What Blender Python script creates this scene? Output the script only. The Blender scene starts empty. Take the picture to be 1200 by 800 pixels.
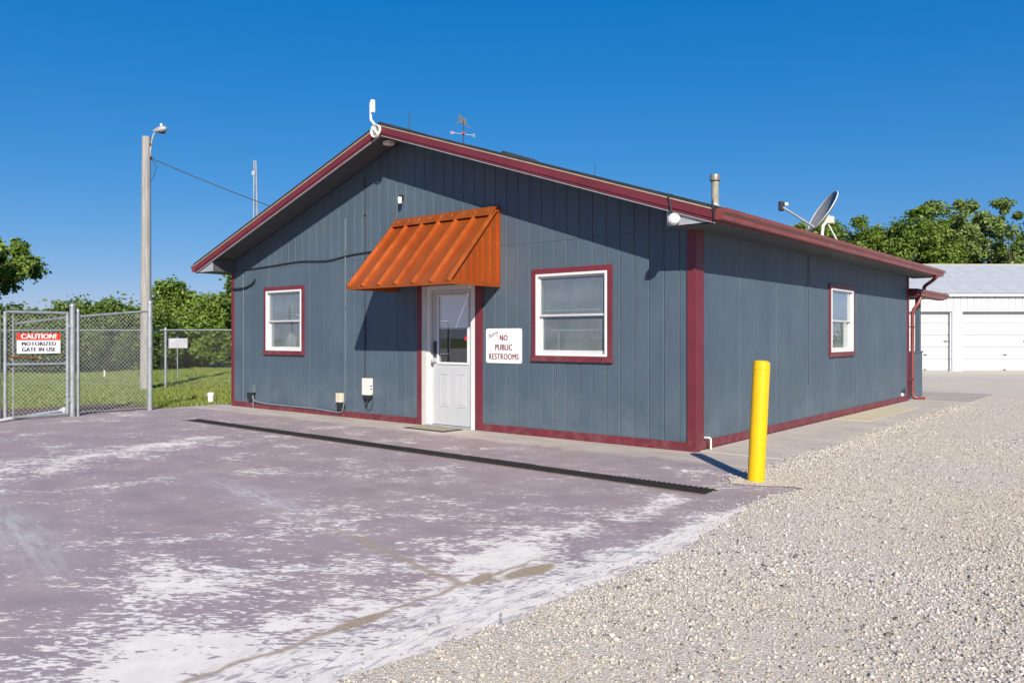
import bpy, bmesh, math, random
import numpy as np
from mathutils import Vector, Matrix
random.seed(7); rng = np.random.default_rng(11)
scene = bpy.context.scene
C = scene.collection

# ------------------------------------------------------------------ camera
TH = math.radians(39.6)
FWD = Vector((-math.sin(TH), math.cos(TH), 0)); RGT = Vector((math.cos(TH), math.sin(TH), 0)); UP = Vector((0, 0, 1))
CAM = Vector((4.3097, -8.5825, 1.35))
FPX, CX, CY = 936.0, 600.0, 394.5
cd = bpy.data.cameras.new('camera'); cam = bpy.data.objects.new('camera', cd); C.objects.link(cam)
cd.sensor_width = 36; cd.lens = 36 * FPX / 1200; cd.shift_y = -5.5 / 1200; cd.clip_start = .05; cd.clip_end = 2000
cam.location = CAM; cam.rotation_euler = (math.pi / 2, 0, TH); scene.camera = cam

# ------------------------------------------------------------------ sky, sun, exposure
SUN = Vector((1.05, -1.0, .915)).normalized()
w = bpy.data.worlds.new('World'); scene.world = w; w.use_nodes = True
wn = w.node_tree; wn.nodes.clear()
sky = wn.nodes.new('ShaderNodeTexSky'); sky.sky_type = 'NISHITA'; sky.sun_disc = False
sky.sun_elevation = math.asin(SUN.z); sky.sun_rotation = math.atan2(SUN.x, SUN.y)
sky.altitude = 300; sky.air_density = 1.0; sky.dust_density = .0; sky.ozone_density = 6.0
bg = wn.nodes.new('ShaderNodeBackground'); bg.inputs[1].default_value = .10
wo = wn.nodes.new('ShaderNodeOutputWorld')
hs = wn.nodes.new('ShaderNodeHueSaturation'); hs.inputs['Saturation'].default_value = 1.30
wn.links.new(sky.outputs[0], hs.inputs['Color']); 
# even regrade of the whole dome: softer contrast between horizon and zenith, deeper blue
v1 = wn.nodes.new('ShaderNodeVectorMath'); v1.operation = 'MULTIPLY'; v1.inputs[1].default_value = (.055, .055, .055)
sp_n = wn.nodes.new('ShaderNodeSeparateXYZ'); cb_n = wn.nodes.new('ShaderNodeCombineXYZ')
wn.links.new(hs.outputs[0], v1.inputs[0]); wn.links.new(v1.outputs[0], sp_n.inputs[0])
for k_, e_ in enumerate((.80, .60, .45)):
    pw_ = wn.nodes.new('ShaderNodeMath'); pw_.operation = 'POWER'; pw_.inputs[1].default_value = e_
    wn.links.new(sp_n.outputs[k_], pw_.inputs[0]); wn.links.new(pw_.outputs[0], cb_n.inputs[k_])
v2 = wn.nodes.new('ShaderNodeVectorMath'); v2.operation = 'MULTIPLY'; v2.inputs[1].default_value = (7.1, 6.0, 7.4)
wn.links.new(cb_n.outputs[0], v2.inputs[0]); wn.links.new(v2.outputs[0], bg.inputs[0]); wn.links.new(bg.outputs[0], wo.inputs[0])
sd = bpy.data.lights.new('sun', 'SUN'); sd.energy = 5.0; sd.angle = math.radians(.53); sd.color = (1, .93, .82)
so = bpy.data.objects.new('sun', sd); C.objects.link(so); so.location = (20, -20, 20)
so.rotation_euler = (-SUN).to_track_quat('-Z', 'Y').to_euler()
vs = scene.view_settings; vs.view_transform = 'Standard'; vs.look = 'None'; vs.exposure = .5; vs.gamma = 1; vs.use_curve_mapping = False

# ------------------------------------------------------------------ pixel helpers (1200 x 800 photograph)
def ray(x, y): return FWD + RGT * ((x - CX) / FPX) + UP * ((CY - y) / FPX)
def on(x, y, ax, v):
    r = ray(x, y); return CAM + r * ((v - CAM[ax]) / r[ax])
def ground(x, y): return on(x, y, 2, 0)
def front(x, y, v=0): return on(x, y, 1, v)
def side(x, y, v=0): return on(x, y, 0, v)
def at_depth(x, y, d): return CAM + ray(x, y) * d

# ------------------------------------------------------------------ materials
class NT:
    def __init__(s, name):
        s.m = bpy.data.materials.new(name); s.m.use_nodes = True; s.t = s.m.node_tree; s.t.nodes.clear()
        s.out = s.t.nodes.new('ShaderNodeOutputMaterial')
        s.tc = s.t.nodes.new('ShaderNodeTexCoord')
        s.P = s.tc.outputs['Object']
    def put(s, sock, v):
        if v is None: return
        if isinstance(v, bpy.types.NodeSocket): s.t.links.new(v, sock)
        elif isinstance(v, (tuple, list)) and len(v) == 3 and sock.type == 'RGBA': sock.default_value = (*v, 1)
        else: sock.default_value = v
    def n(s, ty, ins={}, **props):
        nd = s.t.nodes.new(ty)
        for k, v in props.items(): setattr(nd, k, v)
        for k, v in ins.items(): s.put(nd.inputs[k], v)
        return nd
    def math(s, op, a, b=None, c=None, clamp=False):
        nd = s.n('ShaderNodeMath', operation=op, use_clamp=clamp)
        s.put(nd.inputs[0], a); s.put(nd.inputs[1], b); s.put(nd.inputs[2], c)
        return nd.outputs[0]
    def mr(s, v, a, b, c=0., d=1., smooth=False):
        nd = s.n('ShaderNodeMapRange', interpolation_type='SMOOTHSTEP' if smooth else 'LINEAR')
        for i, q in enumerate((v, a, b, c, d)): s.put(nd.inputs[i], q)
        return nd.outputs[0]
    def mix(s, f, a, b, mode='MIX'):
        nd = s.n('ShaderNodeMix', data_type='RGBA', blend_type=mode)
        s.put(nd.inputs[0], f); s.put(nd.inputs[6], a); s.put(nd.inputs[7], b)
        return nd.outputs[2]
    def map(s, scale=(1, 1, 1), rot=(0, 0, 0), loc=(0, 0, 0), src=None):
        nd = s.n('ShaderNodeMapping', {0: src or s.P}); nd.inputs['Scale'].default_value = scale
        nd.inputs['Rotation'].default_value = rot; nd.inputs['Location'].default_value = loc
        return nd.outputs[0]
    def noise(s, scale, detail=4, rough=.55, dist=0., src=None):
        nd = s.n('ShaderNodeTexNoise'); s.put(nd.inputs['Vector'], src or s.P)
        nd.inputs['Scale'].default_value = scale; nd.inputs['Detail'].default_value = detail
        nd.inputs['Roughness'].default_value = rough; nd.inputs['Distortion'].default_value = dist
        return nd.outputs[0]
    def vor(s, scale, src=None, feature='F1', out=0):
        nd = s.n('ShaderNodeTexVoronoi', feature=feature); s.put(nd.inputs['Vector'], src or s.P)
        nd.inputs['Scale'].default_value = scale
        return nd.outputs[out]
    def ramp(s, f, stops):
        nd = s.n('ShaderNodeValToRGB', {0: f}); e = nd.color_ramp.elements
        while len(e) < len(stops): e.new(.5)
        for k, (p, c) in enumerate(stops): e[k].position = p; e[k].color = (*c, 1)
        return nd.outputs[0]
    def bump(s, h, strength=.3, dist=.01, normal=None):
        nd = s.n('ShaderNodeBump', {'Height': h, 'Strength': strength, 'Distance': dist}); s.put(nd.inputs['Normal'], normal)
        return nd.outputs[0]
    def bsdf(s, col, rough=.6, metal=0., normal=None, **kw):
        b = s.n('ShaderNodeBsdfPrincipled', {'Base Color': col, 'Roughness': rough, 'Metallic': metal})
        s.put(b.inputs['Normal'], normal)
        for k, v in kw.items(): s.put(b.inputs[k], v)
        s.t.links.new(b.outputs[0], s.out.inputs[0]); return b
    def island(s): return s.n('ShaderNodeNewGeometry').outputs['Random Per Island']
    def xyz(s, src=None):
        nd = s.n('ShaderNodeSeparateXYZ', {0: src or s.P}); return nd.outputs

def plain(name, col, rough=.55, metal=0., var=.15, scale=6., bump=.0, bscale=60., **kw):
    t = NT(name)
    n = t.noise(scale, 5, .6)
    c = t.mix(t.mr(n, .3, .7), tuple(q * (1 - var) for q in col), tuple(min(1, q * (1 + var)) for q in col))
    nm = t.bump(t.noise(bscale, 3), bump, .004) if bump else None
    t.bsdf(c, t.mr(t.noise(scale * 3, 3), .3, .7, max(0, rough - .08), min(1, rough + .08)), metal, nm, **kw)
    return t.m

M = {}
def build_materials():
    # painted siding: grain, dirt and faded patches
    t = NT('siding_paint')
    src = t.P
    grain = t.noise(60, 4, .6, src=t.map((1, 1, .06)))
    blot = t.noise(1.3, 4, .6); fine = t.noise(14, 5, .7, src=t.map((1, 1, .35)))
    x, y, z = t.xyz()
    c = t.mix(t.mr(blot, .3, .72), (.053, .080, .108), (.073, .105, .134))
    c = t.mix(t.mr(fine, .55, .85, 0, .5), c, (.100, .134, .165))
    objr = t.n('ShaderNodeObjectInfo').outputs['Random']
    c = t.mix(t.mr(objr, 0, 1, 0, .16), c, (.100, .132, .160))
    streak = t.noise(5, 5, .7, .4, t.map((3.2, 3.2, .22)))
    c = t.mix(t.mr(streak, .55, .75, 0, .5), c, (.040, .060, .080))
    dust = t.math('MULTIPLY', t.mr(z, .95, .05, 0, .34, True), t.mr(t.noise(3, 6, .7), .38, .66))
    c = t.mix(dust, c, (.16, .18, .20))
    fleck = t.mr(t.noise(38, 2, .5), .745, .765)
    c = t.mix(t.math('MULTIPLY', fleck, .8), c, (.36, .38, .39))
    t.bsdf(c, t.mr(fine, .3, .7, .5, .7), 0, t.bump(grain, .18, .004)); M['siding'] = t.m
    # red trim paint
    t = NT('red_trim_paint')
    c = t.mix(t.mr(t.noise(2.2, 5, .65), .3, .7), (.112, .0145, .022), (.158, .022, .031))
    c = t.mix(t.mr(t.noise(25, 4, .7), .66, .74, 0, .6), c, (.24, .12, .125))
    x, y, z = t.xyz()
    d = t.math('MULTIPLY', t.mr(z, .35, .0, 0, .4, True), t.mr(t.noise(7, 5, .7), .45, .68))
    c = t.mix(d, c, (.22, .115, .11))
    t.bsdf(c, .5, 0, t.bump(t.noise(80, 3, src=t.map((1, 1, .2))), .12, .003)); M['trim'] = t.m
    t = NT('red_gutter_metal')
    c = t.mix(t.mr(t.noise(3, 5, .65), .3, .7), (.170, .032, .028), (.22, .052, .044))
    c = t.mix(t.mr(t.noise(4, 6, .7, src=t.map((6, .6, 6))), .55, .75, 0, .4), c, (.40, .20, .16))
    t.bsdf(c, .42, .0, None, **{'Specular IOR Level': .6}); M['gutter'] = t.m
    M['beige'] = plain('beige_drip_edge', (.36, .27, .19), .6)
    M['soffit'] = plain('grey_soffit_paint', (.066, .072, .078), .65, bump=.1)
    M['return'] = plain('pale_grey_return_paint', (.30, .32, .335), .6)
    M['sash'] = plain('grey_white_sash', (.50, .50, .49), .45, var=.06, scale=3)
    M['white'] = plain('white_vinyl', (.64, .64, .62), .4, var=.05, scale=3)
    t = NT('white_door_paint')
    c = t.mix(t.mr(t.noise(1.7, 5, .6), .35, .7), (.47, .475, .48), (.43, .44, .45))
    c = t.mix(t.math('MULTIPLY', t.mr(t.xyz()[2], .5, 0, 0, .4), t.mr(t.noise(9, 5, .7), .45, .7)), c, (.5, .47, .42))
    t.bsdf(c, .38); M['door'] = t.m
    M['jamb'] = plain('aged_white_jamb', (.50, .485, .455), .55, var=.12, scale=5)
    def schlick(t, k):
        lw = t.n('ShaderNodeLayerWeight', {'Blend': .5})
        return t.math('MULTIPLY', t.math('ADD', .045, t.math('MULTIPLY', t.math('POWER', lw.outputs['Facing'], 4.), .9)), k, clamp=True)
    # glass: dusty, part mirror, part clear
    t = NT('window_glass')
    tr = t.n('ShaderNodeBsdfTransparent', {0: (.80, .84, .84)}); gl = t.n('ShaderNodeBsdfGlossy', {0: (.95, .97, 1), 'Roughness': .01})
    df = t.n('ShaderNodeBsdfDiffuse', {0: (.33, .37, .40)})
    m1 = t.n('ShaderNodeMixShader', {0: schlick(t, 2.2), 1: tr.outputs[0], 2: gl.outputs[0]})
    m2 = t.n('ShaderNodeMixShader', {0: t.mr(t.noise(3, 5), .3, .7, .16, .30), 1: m1.outputs[0], 2: df.outputs[0]})
    t.t.links.new(m2.outputs[0], t.out.inputs[0]); M['glass'] = t.m
    t = NT('door_glass')
    tr = t.n('ShaderNodeBsdfTransparent', {0: (.96, .97, .97)}); gl = t.n('ShaderNodeBsdfGlossy', {0: (.95, .97, 1), 'Roughness': .01})
    m1 = t.n('ShaderNodeMixShader', {0: schlick(t, 1.9), 1: tr.outputs[0], 2: gl.outputs[0]})
    t.t.links.new(m1.outputs[0], t.out.inputs[0]); M['doorglass'] = t.m
    M['blind'] = plain('pale_blind', (.52, .54, .54), .7, var=.06)
    M['inside'] = plain('room_wall', (.22, .22, .21), .9)
    M['dark'] = plain('dark_interior', (.03, .032, .035), .8)
    M['black'] = plain('black_plastic', (.016, .017, .019), .5)
    M['cable'] = plain('black_cable', (.02, .022, .026), .55)
    M['conduit'] = plain('painted_conduit', (.095, .125, .15), .5)
    M['greycable'] = plain('grey_cable', (.15, .18, .205), .5)
    M['cream'] = plain('cream_plastic', (.58, .52, .40), .5, var=.1)
    M['offwhite'] = plain('offwhite_plastic', (.66, .64, .58), .5, var=.08)
    M['whiteplastic'] = plain('white_plastic', (.82, .82, .82), .35, var=.03)
    M['greymetal'] = plain('grey_metal', (.36, .37, .38), .45, .3)
    M['ventpaint'] = plain('weathered_beige_pipe', (.30, .27, .21), .6, var=.2, scale=12); M['ventcap'] = plain('weathered_cap', (.22, .21, .19), .5, .3, var=.25, scale=20)
    M['dish'] = plain('dish_paint', (.21, .21, .215), .5)
    M['galv'] = plain('galvanised_steel', (.36, .385, .40), .42, .5, var=.18, scale=9)
    M['wire'] = plain('galvanised_wire', (.40, .41, .39), .5, .3, var=.15, scale=3)
    # awning: baked orange paint
    t = NT('orange_metal_paint')
    c = t.mix(t.mr(t.noise(2.2, 5, .6, src=t.map((2.5, .7, .7))), .3, .7), (.44, .085, .014), (.58, .145, .026))
    c = t.mix(t.mr(t.noise(16, 5, .7), .6, .8, 0, .35), c, (.50, .17, .06))
    t.bsdf(c, t.mr(t.noise(5, 4), .3, .7, .30, .46), .62, t.bump(t.noise(2.5, 2), .15, .02), **{'Specular IOR Level': .6}); M['awning'] = t.m
    # shingles
    t = NT('asphalt_shingle')
    br = t.n('ShaderNodeTexBrick', {'Vector': t.map(rot=(0, 0, math.pi / 2)), 'Color1': (.016, .017, .020), 'Color2': (.030, .030, .033), 'Mortar': (.015, .015, .016), 'Scale': 1.0, 'Mortar Size': .008, 'Brick Width': .3, 'Row Height': .14})
    c = t.mix(t.mr(t.noise(180, 2), .3, .7, 0, .3), br.outputs[0], (.028, .028, .031))
    t.bsdf(c, .9, 0, t.bump(t.noise(200, 2), .5, .004)); M['shingle'] = t.m
    # yellow bollard
    t = NT('yellow_sleeve')
    c = t.mix(t.mr(t.noise(3, 4, .6), .35, .7), (.78, .46, .0), (.70, .40, .0))
    sc = t.mr(t.noise(7, 5, .75, src=t.map((3, 3, .5))), .66, .70, 0, .5)
    c = t.mix(sc, c, (.45, .30, .03))
    t.bsdf(c, .42); M['yellow'] = t.m
    # wood pole
    t = NT('weathered_pole')
    g = t.noise(9, 6, .65, .5, t.map((3, 3, .12)))
    c = t.ramp(g, [(.3, (.18, .17, .16)), (.55, (.33, .31, .29)), (.75, (.44, .42, .395))])
    t.bsdf(c, .9, 0, t.bump(g, .5, .01)); M['pole'] = t.m
    # painted worn pavement --------------------------------------------------
    t = NT('worn_painted_concrete')
    x, y, z = t.xyz()
    big = t.noise(.55, 4, .6); mid = t.noise(2.1, 5, .62); patch = t.noise(1.25, 5, .6, .3, t.map((.75, 1.2, 1), src=t.map(rot=(0, 0, -math.radians(36)))))
    rotm = t.map((.50, 1.25, 1), src=t.map(rot=(0, 0, -math.radians(36))))
    fl = t.noise(10, 8, .72, .3, rotm); fl2 = t.noise(40, 4, .6, .2, rotm)
    def sm(v, a, b, c=0., d=1.): return t.mr(v, a, b, c, d, True)
    def mul(*a):
        r = a[0]
        for q in a[1:]: r = t.math('MULTIPLY', r, q)
        return r
    def gauss(cx, cy, rx, ry, ang=0.):
        ca, sa = math.cos(ang), math.sin(ang)
        dx = t.math('SUBTRACT', x, cx); dy = t.math('SUBTRACT', y, cy)
        u = t.math('ADD', t.math('MULTIPLY', dx, ca / rx), t.math('MULTIPLY', dy, sa / rx))
        v = t.math('ADD', t.math('MULTIPLY', dx, -sa / ry), t.math('MULTIPLY', dy, ca / ry))
        d2 = t.math('ADD', t.math('MULTIPLY', u, u), t.math('MULTIPLY', v, v))
        return t.math('POWER', 2.718, t.math('MULTIPLY', d2, -1.))
    Z = mul(sm(x, -2.4, .9), sm(y, -3.0, -5.4), .085)
    Z = t.math('ADD', Z, mul(sm(x, .35, 1.5), sm(y, -2.05, -2.7), .15))
    for g, a in ((gauss(-5.2, -4.4, .55, 1.7), .19), (gauss(-5.6, -3.0, .3, .9, .2), .14), (gauss(-4.5, -5.9, .6, .6), .16), (gauss(-.1, -6.6, .8, .28, -.3), .06),
                 (gauss(-.75, -4.45, .35, .22), .16), (gauss(-2.9, -3.9, .3, .5), .10), (gauss(.35, -4.2, .5, .25, .3), .10), (gauss(1.0, -6.9, .3, .6), .05), (gauss(-3.2, -1.55, .8, .12), .10), (gauss(.5, -1.3, .35, .25), .17),
                 (gauss(.8, -1.6, .5, .12), .10), (gauss(.0, -6.2, .55, .25, .2), .08)):
        Z = t.math('ADD', Z, mul(g, a))
    Z = t.math('ADD', Z, mul(sm(x, 1.0, 1.3), sm(y, -4.4, -5.0), .05))
    def stripe(c, wd):
        d = t.math('DIVIDE', t.math('SUBTRACT', x, c), wd); return t.math('POWER', 2.718, t.math('MULTIPLY', t.math('MULTIPLY', d, d), -1.))
    lower = sm(y, -2.2, -2.7); upper = sm(y, -4.9, -4.4)
    Z = t.math('ADD', Z, mul(lower, t.math('ADD', t.math('MULTIPLY', stripe(1.10, .14), .09), t.math('MULTIPLY', stripe(1.76, .09), .26))))
    Z = t.math('SUBTRACT', Z, mul(lower, upper, stripe(1.45, .16), .13))
    Z = t.math('SUBTRACT', Z, mul(gauss(-1.6, -6.6, 1.0, .35, -.1), .10))
    v = t.math('ADD', t.math('SUBTRACT', fl, .5), t.math('MULTIPLY', t.math('SUBTRACT', fl2, .5), .82))
    v = t.math('ADD', v, t.math('MULTIPLY', t.math('ADD', t.math('SUBTRACT', mid, .5), t.math('MULTIPLY', t.math('SUBTRACT', patch, .5), 1.3)), .52))
    v = t.math('ADD', v, t.math('MULTIPLY', t.math('SUBTRACT', big, .5), .22))
    v = t.math('ADD', v, t.math('SUBTRACT', Z, .178))
    white = t.mr(v, 0, .016)
    halo = t.mr(v, -.10, .03)
    base = t.mix(t.mr(mid, .3, .7), (.285, .215, .217), (.385, .298, .282))
    base = t.mix(t.mr(big, .35, .65), base, t.mix(.45, base, (.25, .212, .24)))
    base = t.mix(t.mr(t.noise(3.3, 6, .7, .6), .52, .72, 0, .55), base, (.375, .32, .31))
    base = t.mix(t.mr(t.noise(120, 3, .6), .35, .75, 0, .35), base, (.18, .15, .165))
    base = t.mix(t.math('MULTIPLY', halo, .35), base, (.44, .38, .39))
    # greyish tyre marks
    tn = t.noise(6, 5, .7, 0, t.map((.4, 3.2, 1), src=t.map(rot=(0, 0, .2))))
    tyre = mul(t.math('ADD', gauss(-1.9, -6.5, 1.3, .18, -.18), gauss(-1.6, -4.75, 1.3, .16, -.2), clamp=True), t.mr(tn, .35, .6))
    base = t.mix(mul(tyre, .75), base, (.46, .44, .445))
    base = t.mix(t.mr(t.noise(1.7, 6, .7, 1.2), .58, .74, 0, .4), base, (.19, .155, .155))
    wcol = t.mix(t.mr(t.noise(5, 5, .65), .3, .7), (.63, .565, .505), (.78, .715, .65))
    col = t.mix(white, base, wcol)
    # grey scuffs in the worn band beside the gravel
    sn = t.noise(6.5, 7, .72, .8, t.map((3.2, 1.0, 1), src=t.map(rot=(0, 0, .06))))
    scuff = mul(sm(x, 1.15, 1.45), t.mr(sn, .51, .60))
    col = t.mix(mul(scuff, .75), col, t.mix(t.mr(mid, .35, .65), (.205, .175, .20), (.33, .32, .335)))
    cr = t.vor(2.3, t.map((1.7, .55, 1), loc=(.3, .2, 0)), 'DISTANCE_TO_EDGE')
    wob = t.noise(18, 4, .7)
    cr = t.math('ADD', cr, t.math('MULTIPLY', t.math('SUBTRACT', wob, .5), .05))
    crack = mul(t.mr(cr, .0, .012, 1, 0), sm(x, 1.25, 1.5), t.mr(mid, .45, .6))
    col = t.mix(mul(crack, .7), col, (.11, .105, .11))
    # dirt-filled joints with tan washes of fines
    j1 = t.math('ABSOLUTE', t.math('ADD', t.math('SUBTRACT', x, 1.33), t.math('MULTIPLY', t.math('SUBTRACT', t.noise(3, 4, .6), .5), .22)))
    jm = mul(t.mr(j1, .008, .030, 1, 0), sm(y, -4.5, -5.0))
    l2 = t.math('ADD', t.math('ADD', y, 5.107), t.math('MULTIPLY', x, .222))
    j2 = t.math('ABSOLUTE', t.math('ADD', l2, t.math('MULTIPLY', t.math('SUBTRACT', t.noise(2.4, 5, .65), .5), .25)))
    jm2 = mul(t.mr(j2, .012, .05, 1, 0), sm(x, -1.4, .6), t.mr(x, 1.33, 1.40, 1, 0))
    blob = t.math('ADD', t.math('ADD', gauss(1.34, -6.12, .05, .20), gauss(1.45, -4.97, .085, .24, -.12)), gauss(1.33, -5.25, .05, .14, .3))
    blob = t.mr(t.math('ADD', blob, t.math('MULTIPLY', t.math('SUBTRACT', t.noise(7, 5, .65), .5), .7)), .36, .62)
    dirt = t.math('MAXIMUM', blob, t.math('MULTIPLY', t.math('MAXIMUM', jm, jm2), .85))
    dcol = t.mix(t.mr(t.noise(45, 4, .7), .3, .7), (.25, .185, .125), (.40, .315, .225))
    col = t.mix(dirt, col, dcol)
    # bare concrete strip along the wall foot
    edge = t.math('ADD', t.math('ADD', y, .78), t.math('MULTIPLY', t.math('SUBTRACT', t.noise(1.6, 6, .65), .5), .9))
    bare = t.mr(edge, -.05, .16)
    ccol = t.mix(t.mr(t.noise(2.4, 6, .65, src=t.map((.5, 1.6, 1))), .3, .7), (.335, .285, .245), (.50, .445, .39))
    ccol = t.mix(t.mr(t.noise(90, 3), .4, .8, 0, .4), ccol, (.25, .21, .18))
    ccol = t.mix(mul(gauss(-3.95, -.35, .55, .35), .8), ccol, (.58, .53, .47))
    col = t.mix(bare, col, ccol)
    h = t.math('ADD', t.math('MULTIPLY', t.noise(160, 3), .5), t.math('MULTIPLY', white, -.25))
    t.bsdf(col, t.mr(mid, .3, .7, .62, .82), 0, t.bump(h, .35, .004)); M['pave'] = t.m
    # concrete walkway
    t = NT('walkway_concrete')
    c = t.mix(t.mr(t.noise(1.1, 6, .65), .32, .68), (.38, .33, .285), (.52, .465, .405))
    c = t.mix(t.mr(t.noise(5, 6, .75, .6), .55, .72, 0, .5), c, (.23, .195, .175))
    c = t.mix(t.mr(t.noise(130, 3), .4, .8, 0, .35), c, (.20, .17, .15))
    t.bsdf(c, .85, 0, t.bump(t.noise(150, 3), .3, .004)); M['conc'] = t.m
    t = NT('tan_concrete')
    c = t.mix(t.mr(t.noise(2.5, 6, .65), .3, .7), (.44, .37, .25), (.52, .45, .32))
    t.bsdf(c, .85, 0, t.bump(t.noise(150, 3), .3, .004)); M['tan'] = t.m
    t = NT('darker_concrete')
    c = t.mix(t.mr(t.noise(2, 6, .65), .3, .7), (.30, .26, .235), (.40, .35, .315))  # darker concrete tone for the porch slab
    t.bsdf(c, .8); M['conc2'] = t.m
    # gravel bed and stones
    t = NT('gravel_bed')
    vo = t.n('ShaderNodeTexVoronoi', {'Vector': t.P, 'Scale': 62.})
    r = t.xyz(vo.outputs['Color'])[0]
    c = t.ramp(r, [(0, (.30, .26, .22)), (.25, (.47, .415, .35)), (.6, (.55, .495, .425)), (1, (.62, .575, .51))])
    c = t.mix(t.mr(vo.outputs[0], .3, .7, 0, .45), c, (.30, .245, .19))
    bg_ = t.noise(.42, 5, .62)
    c = t.mix(t.mr(bg_, .38, .66, 0, .55), c, (.53, .46, .375))
    c = t.mix(t.mr(t.noise(.23, 4, .6, 0, t.map((1.6, .35, 1))), .5, .7, 0, .30), c, (.38, .32, .25))
    t.bsdf(c, .95, 0, t.bump(t.math('SUBTRACT', 1., vo.outputs[0]), .6, .008)); M['bed'] = t.m
    t = NT('limestone_chips')
    i = t.island()
    c = t.ramp(i, [(0, (.06, .055, .055)), (.09, (.15, .13, .12)), (.17, (.36, .32, .28)), (.5, (.51, .463, .405)), (.85, (.58, .54, .48)), (.97, (.67, .64, .59)), (1, (.50, .36, .18))])
    c = t.mix(t.mr(t.noise(.42, 5, .62), .38, .66, 0, .9), c, t.mix(.6, c, (.40, .335, .25)))
    t.bsdf(c, .9, 0, t.bump(t.noise(220, 2), .3, .003)); M['stone'] = t.m
    # lawn
    t = NT('lawn_soil')
    c = t.mix(t.mr(t.noise(.5, 6, .65), .35, .65), (.075, .105, .014), (.13, .15, .028))
    c = t.mix(t.mr(t.noise(6, 6, .7), .5, .7, 0, .6), c, (.18, .165, .045))
    t.bsdf(c, .95, 0, t.bump(t.noise(30, 5, .7), .8, .03)); M['lawn'] = t.m
    t = NT('grass_blades')
    i = t.island()
    c = t.ramp(i, [(0, (.065, .105, .010)), (.5, (.13, .185, .020)), (.85, (.20, .24, .04)), (1, (.30, .28, .10))])
    c = t.mix(t.mr(t.noise(.45, 5, .6), .4, .65, 0, .5), c, (.21, .22, .045))
    t.bsdf(c, .6, **{'Subsurface Weight': 0.}); M['grass'] = t.m
    t = NT('bark_mulch')
    c = t.ramp(t.noise(30, 5, .7), [(.3, (.07, .032, .03)), (.55, (.20, .095, .08)), (.75, (.30, .18, .15))])
    t.bsdf(c, .95, 0, t.bump(t.noise(40, 4, .7), 1., .03)); M['mulch'] = t.m
    # foliage
    def leaf(name, a, b, c_):
        t = NT(name); i = t.island()
        c = t.ramp(i, [(0, a), (.55, b), (1, c_)])
        d = t.n('ShaderNodeBsdfPrincipled', {'Base Color': c, 'Roughness': .5, 'Specular IOR Level': .35})
        tr = t.n('ShaderNodeBsdfTranslucent', {0: t.mix(.5, c, (.16, .22, .02))})
        m = t.n('ShaderNodeMixShader', {0: .3, 1: d.outputs[0], 2: tr.outputs[0]})
        t.t.links.new(m.outputs[0], t.out.inputs[0]); return t.m
    M['leafA'] = leaf('leaf_mid_green', (.085, .145, .018), (.165, .255, .036), (.260, .335, .070))
    M['leafB'] = leaf('leaf_dark_green', (.055, .100, .016), (.105, .170, .028), (.175, .240, .048))
    M['leafC'] = leaf('leaf_pale_green', (.105, .165, .036), (.190, .265, .066), (.280, .345, .115))
    M['bark'] = plain('tree_bark', (.13, .105, .085), .9, var=.3, scale=12, bump=.5, bscale=20)
    # garage
    M['gwall'] = plain('white_metal_siding', (.50, .505, .51), .5, var=.04, scale=1.5)
    M['gdoor'] = plain('white_garage_door', (.50, .505, .51), .45, var=.03, scale=1.2)
    M['groof'] = plain('grey_metal_roof', (.44, .445, .45), .5, .1, var=.10, scale=.8)
    M['gridge'] = plain('tan_ridge_cap', (.55, .46, .27), .5)
    M['gtrim'] = plain('grey_fascia', (.47, .47, .52), .5)
    # signs
    M['signwhite'] = plain('white_sign_enamel', (.80, .80, .80), .35, var=.03)
    M['signred'] = plain('red_sign_print', (.62, .045, .022), .4, var=.06)
    M['signmaroon'] = plain('maroon_letters', (.20, .035, .045), .5)
    M['signnavy'] = plain('navy_letters', (.02, .022, .05), .5)
    M['signgrey'] = plain('grey_letters', (.17, .17, .19), .5)
    M['signback'] = plain('bare_sign_back', (.44, .43, .45), .5, .2)
    M['grate'] = plain('rubbered_black_grate', (.024, .021, .019), .6, .2, var=.4, scale=8)
    M['steelframe'] = plain('rusty_frame', (.15, .105, .075), .8, .1, var=.3, scale=9)
    M['mattan'] = plain('tan_coir', (.30, .25, .17), .95, var=.2, scale=30, bump=.5)
    M['matblack'] = plain('black_rubber', (.018, .02, .022), .8)
    M['darkmetal'] = plain('dark_bronze', (.05, .048, .047), .5, .4)
    M['redplastic'] = plain('red_sticker', (.6, .02, .03), .5)
build_materials()

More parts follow.
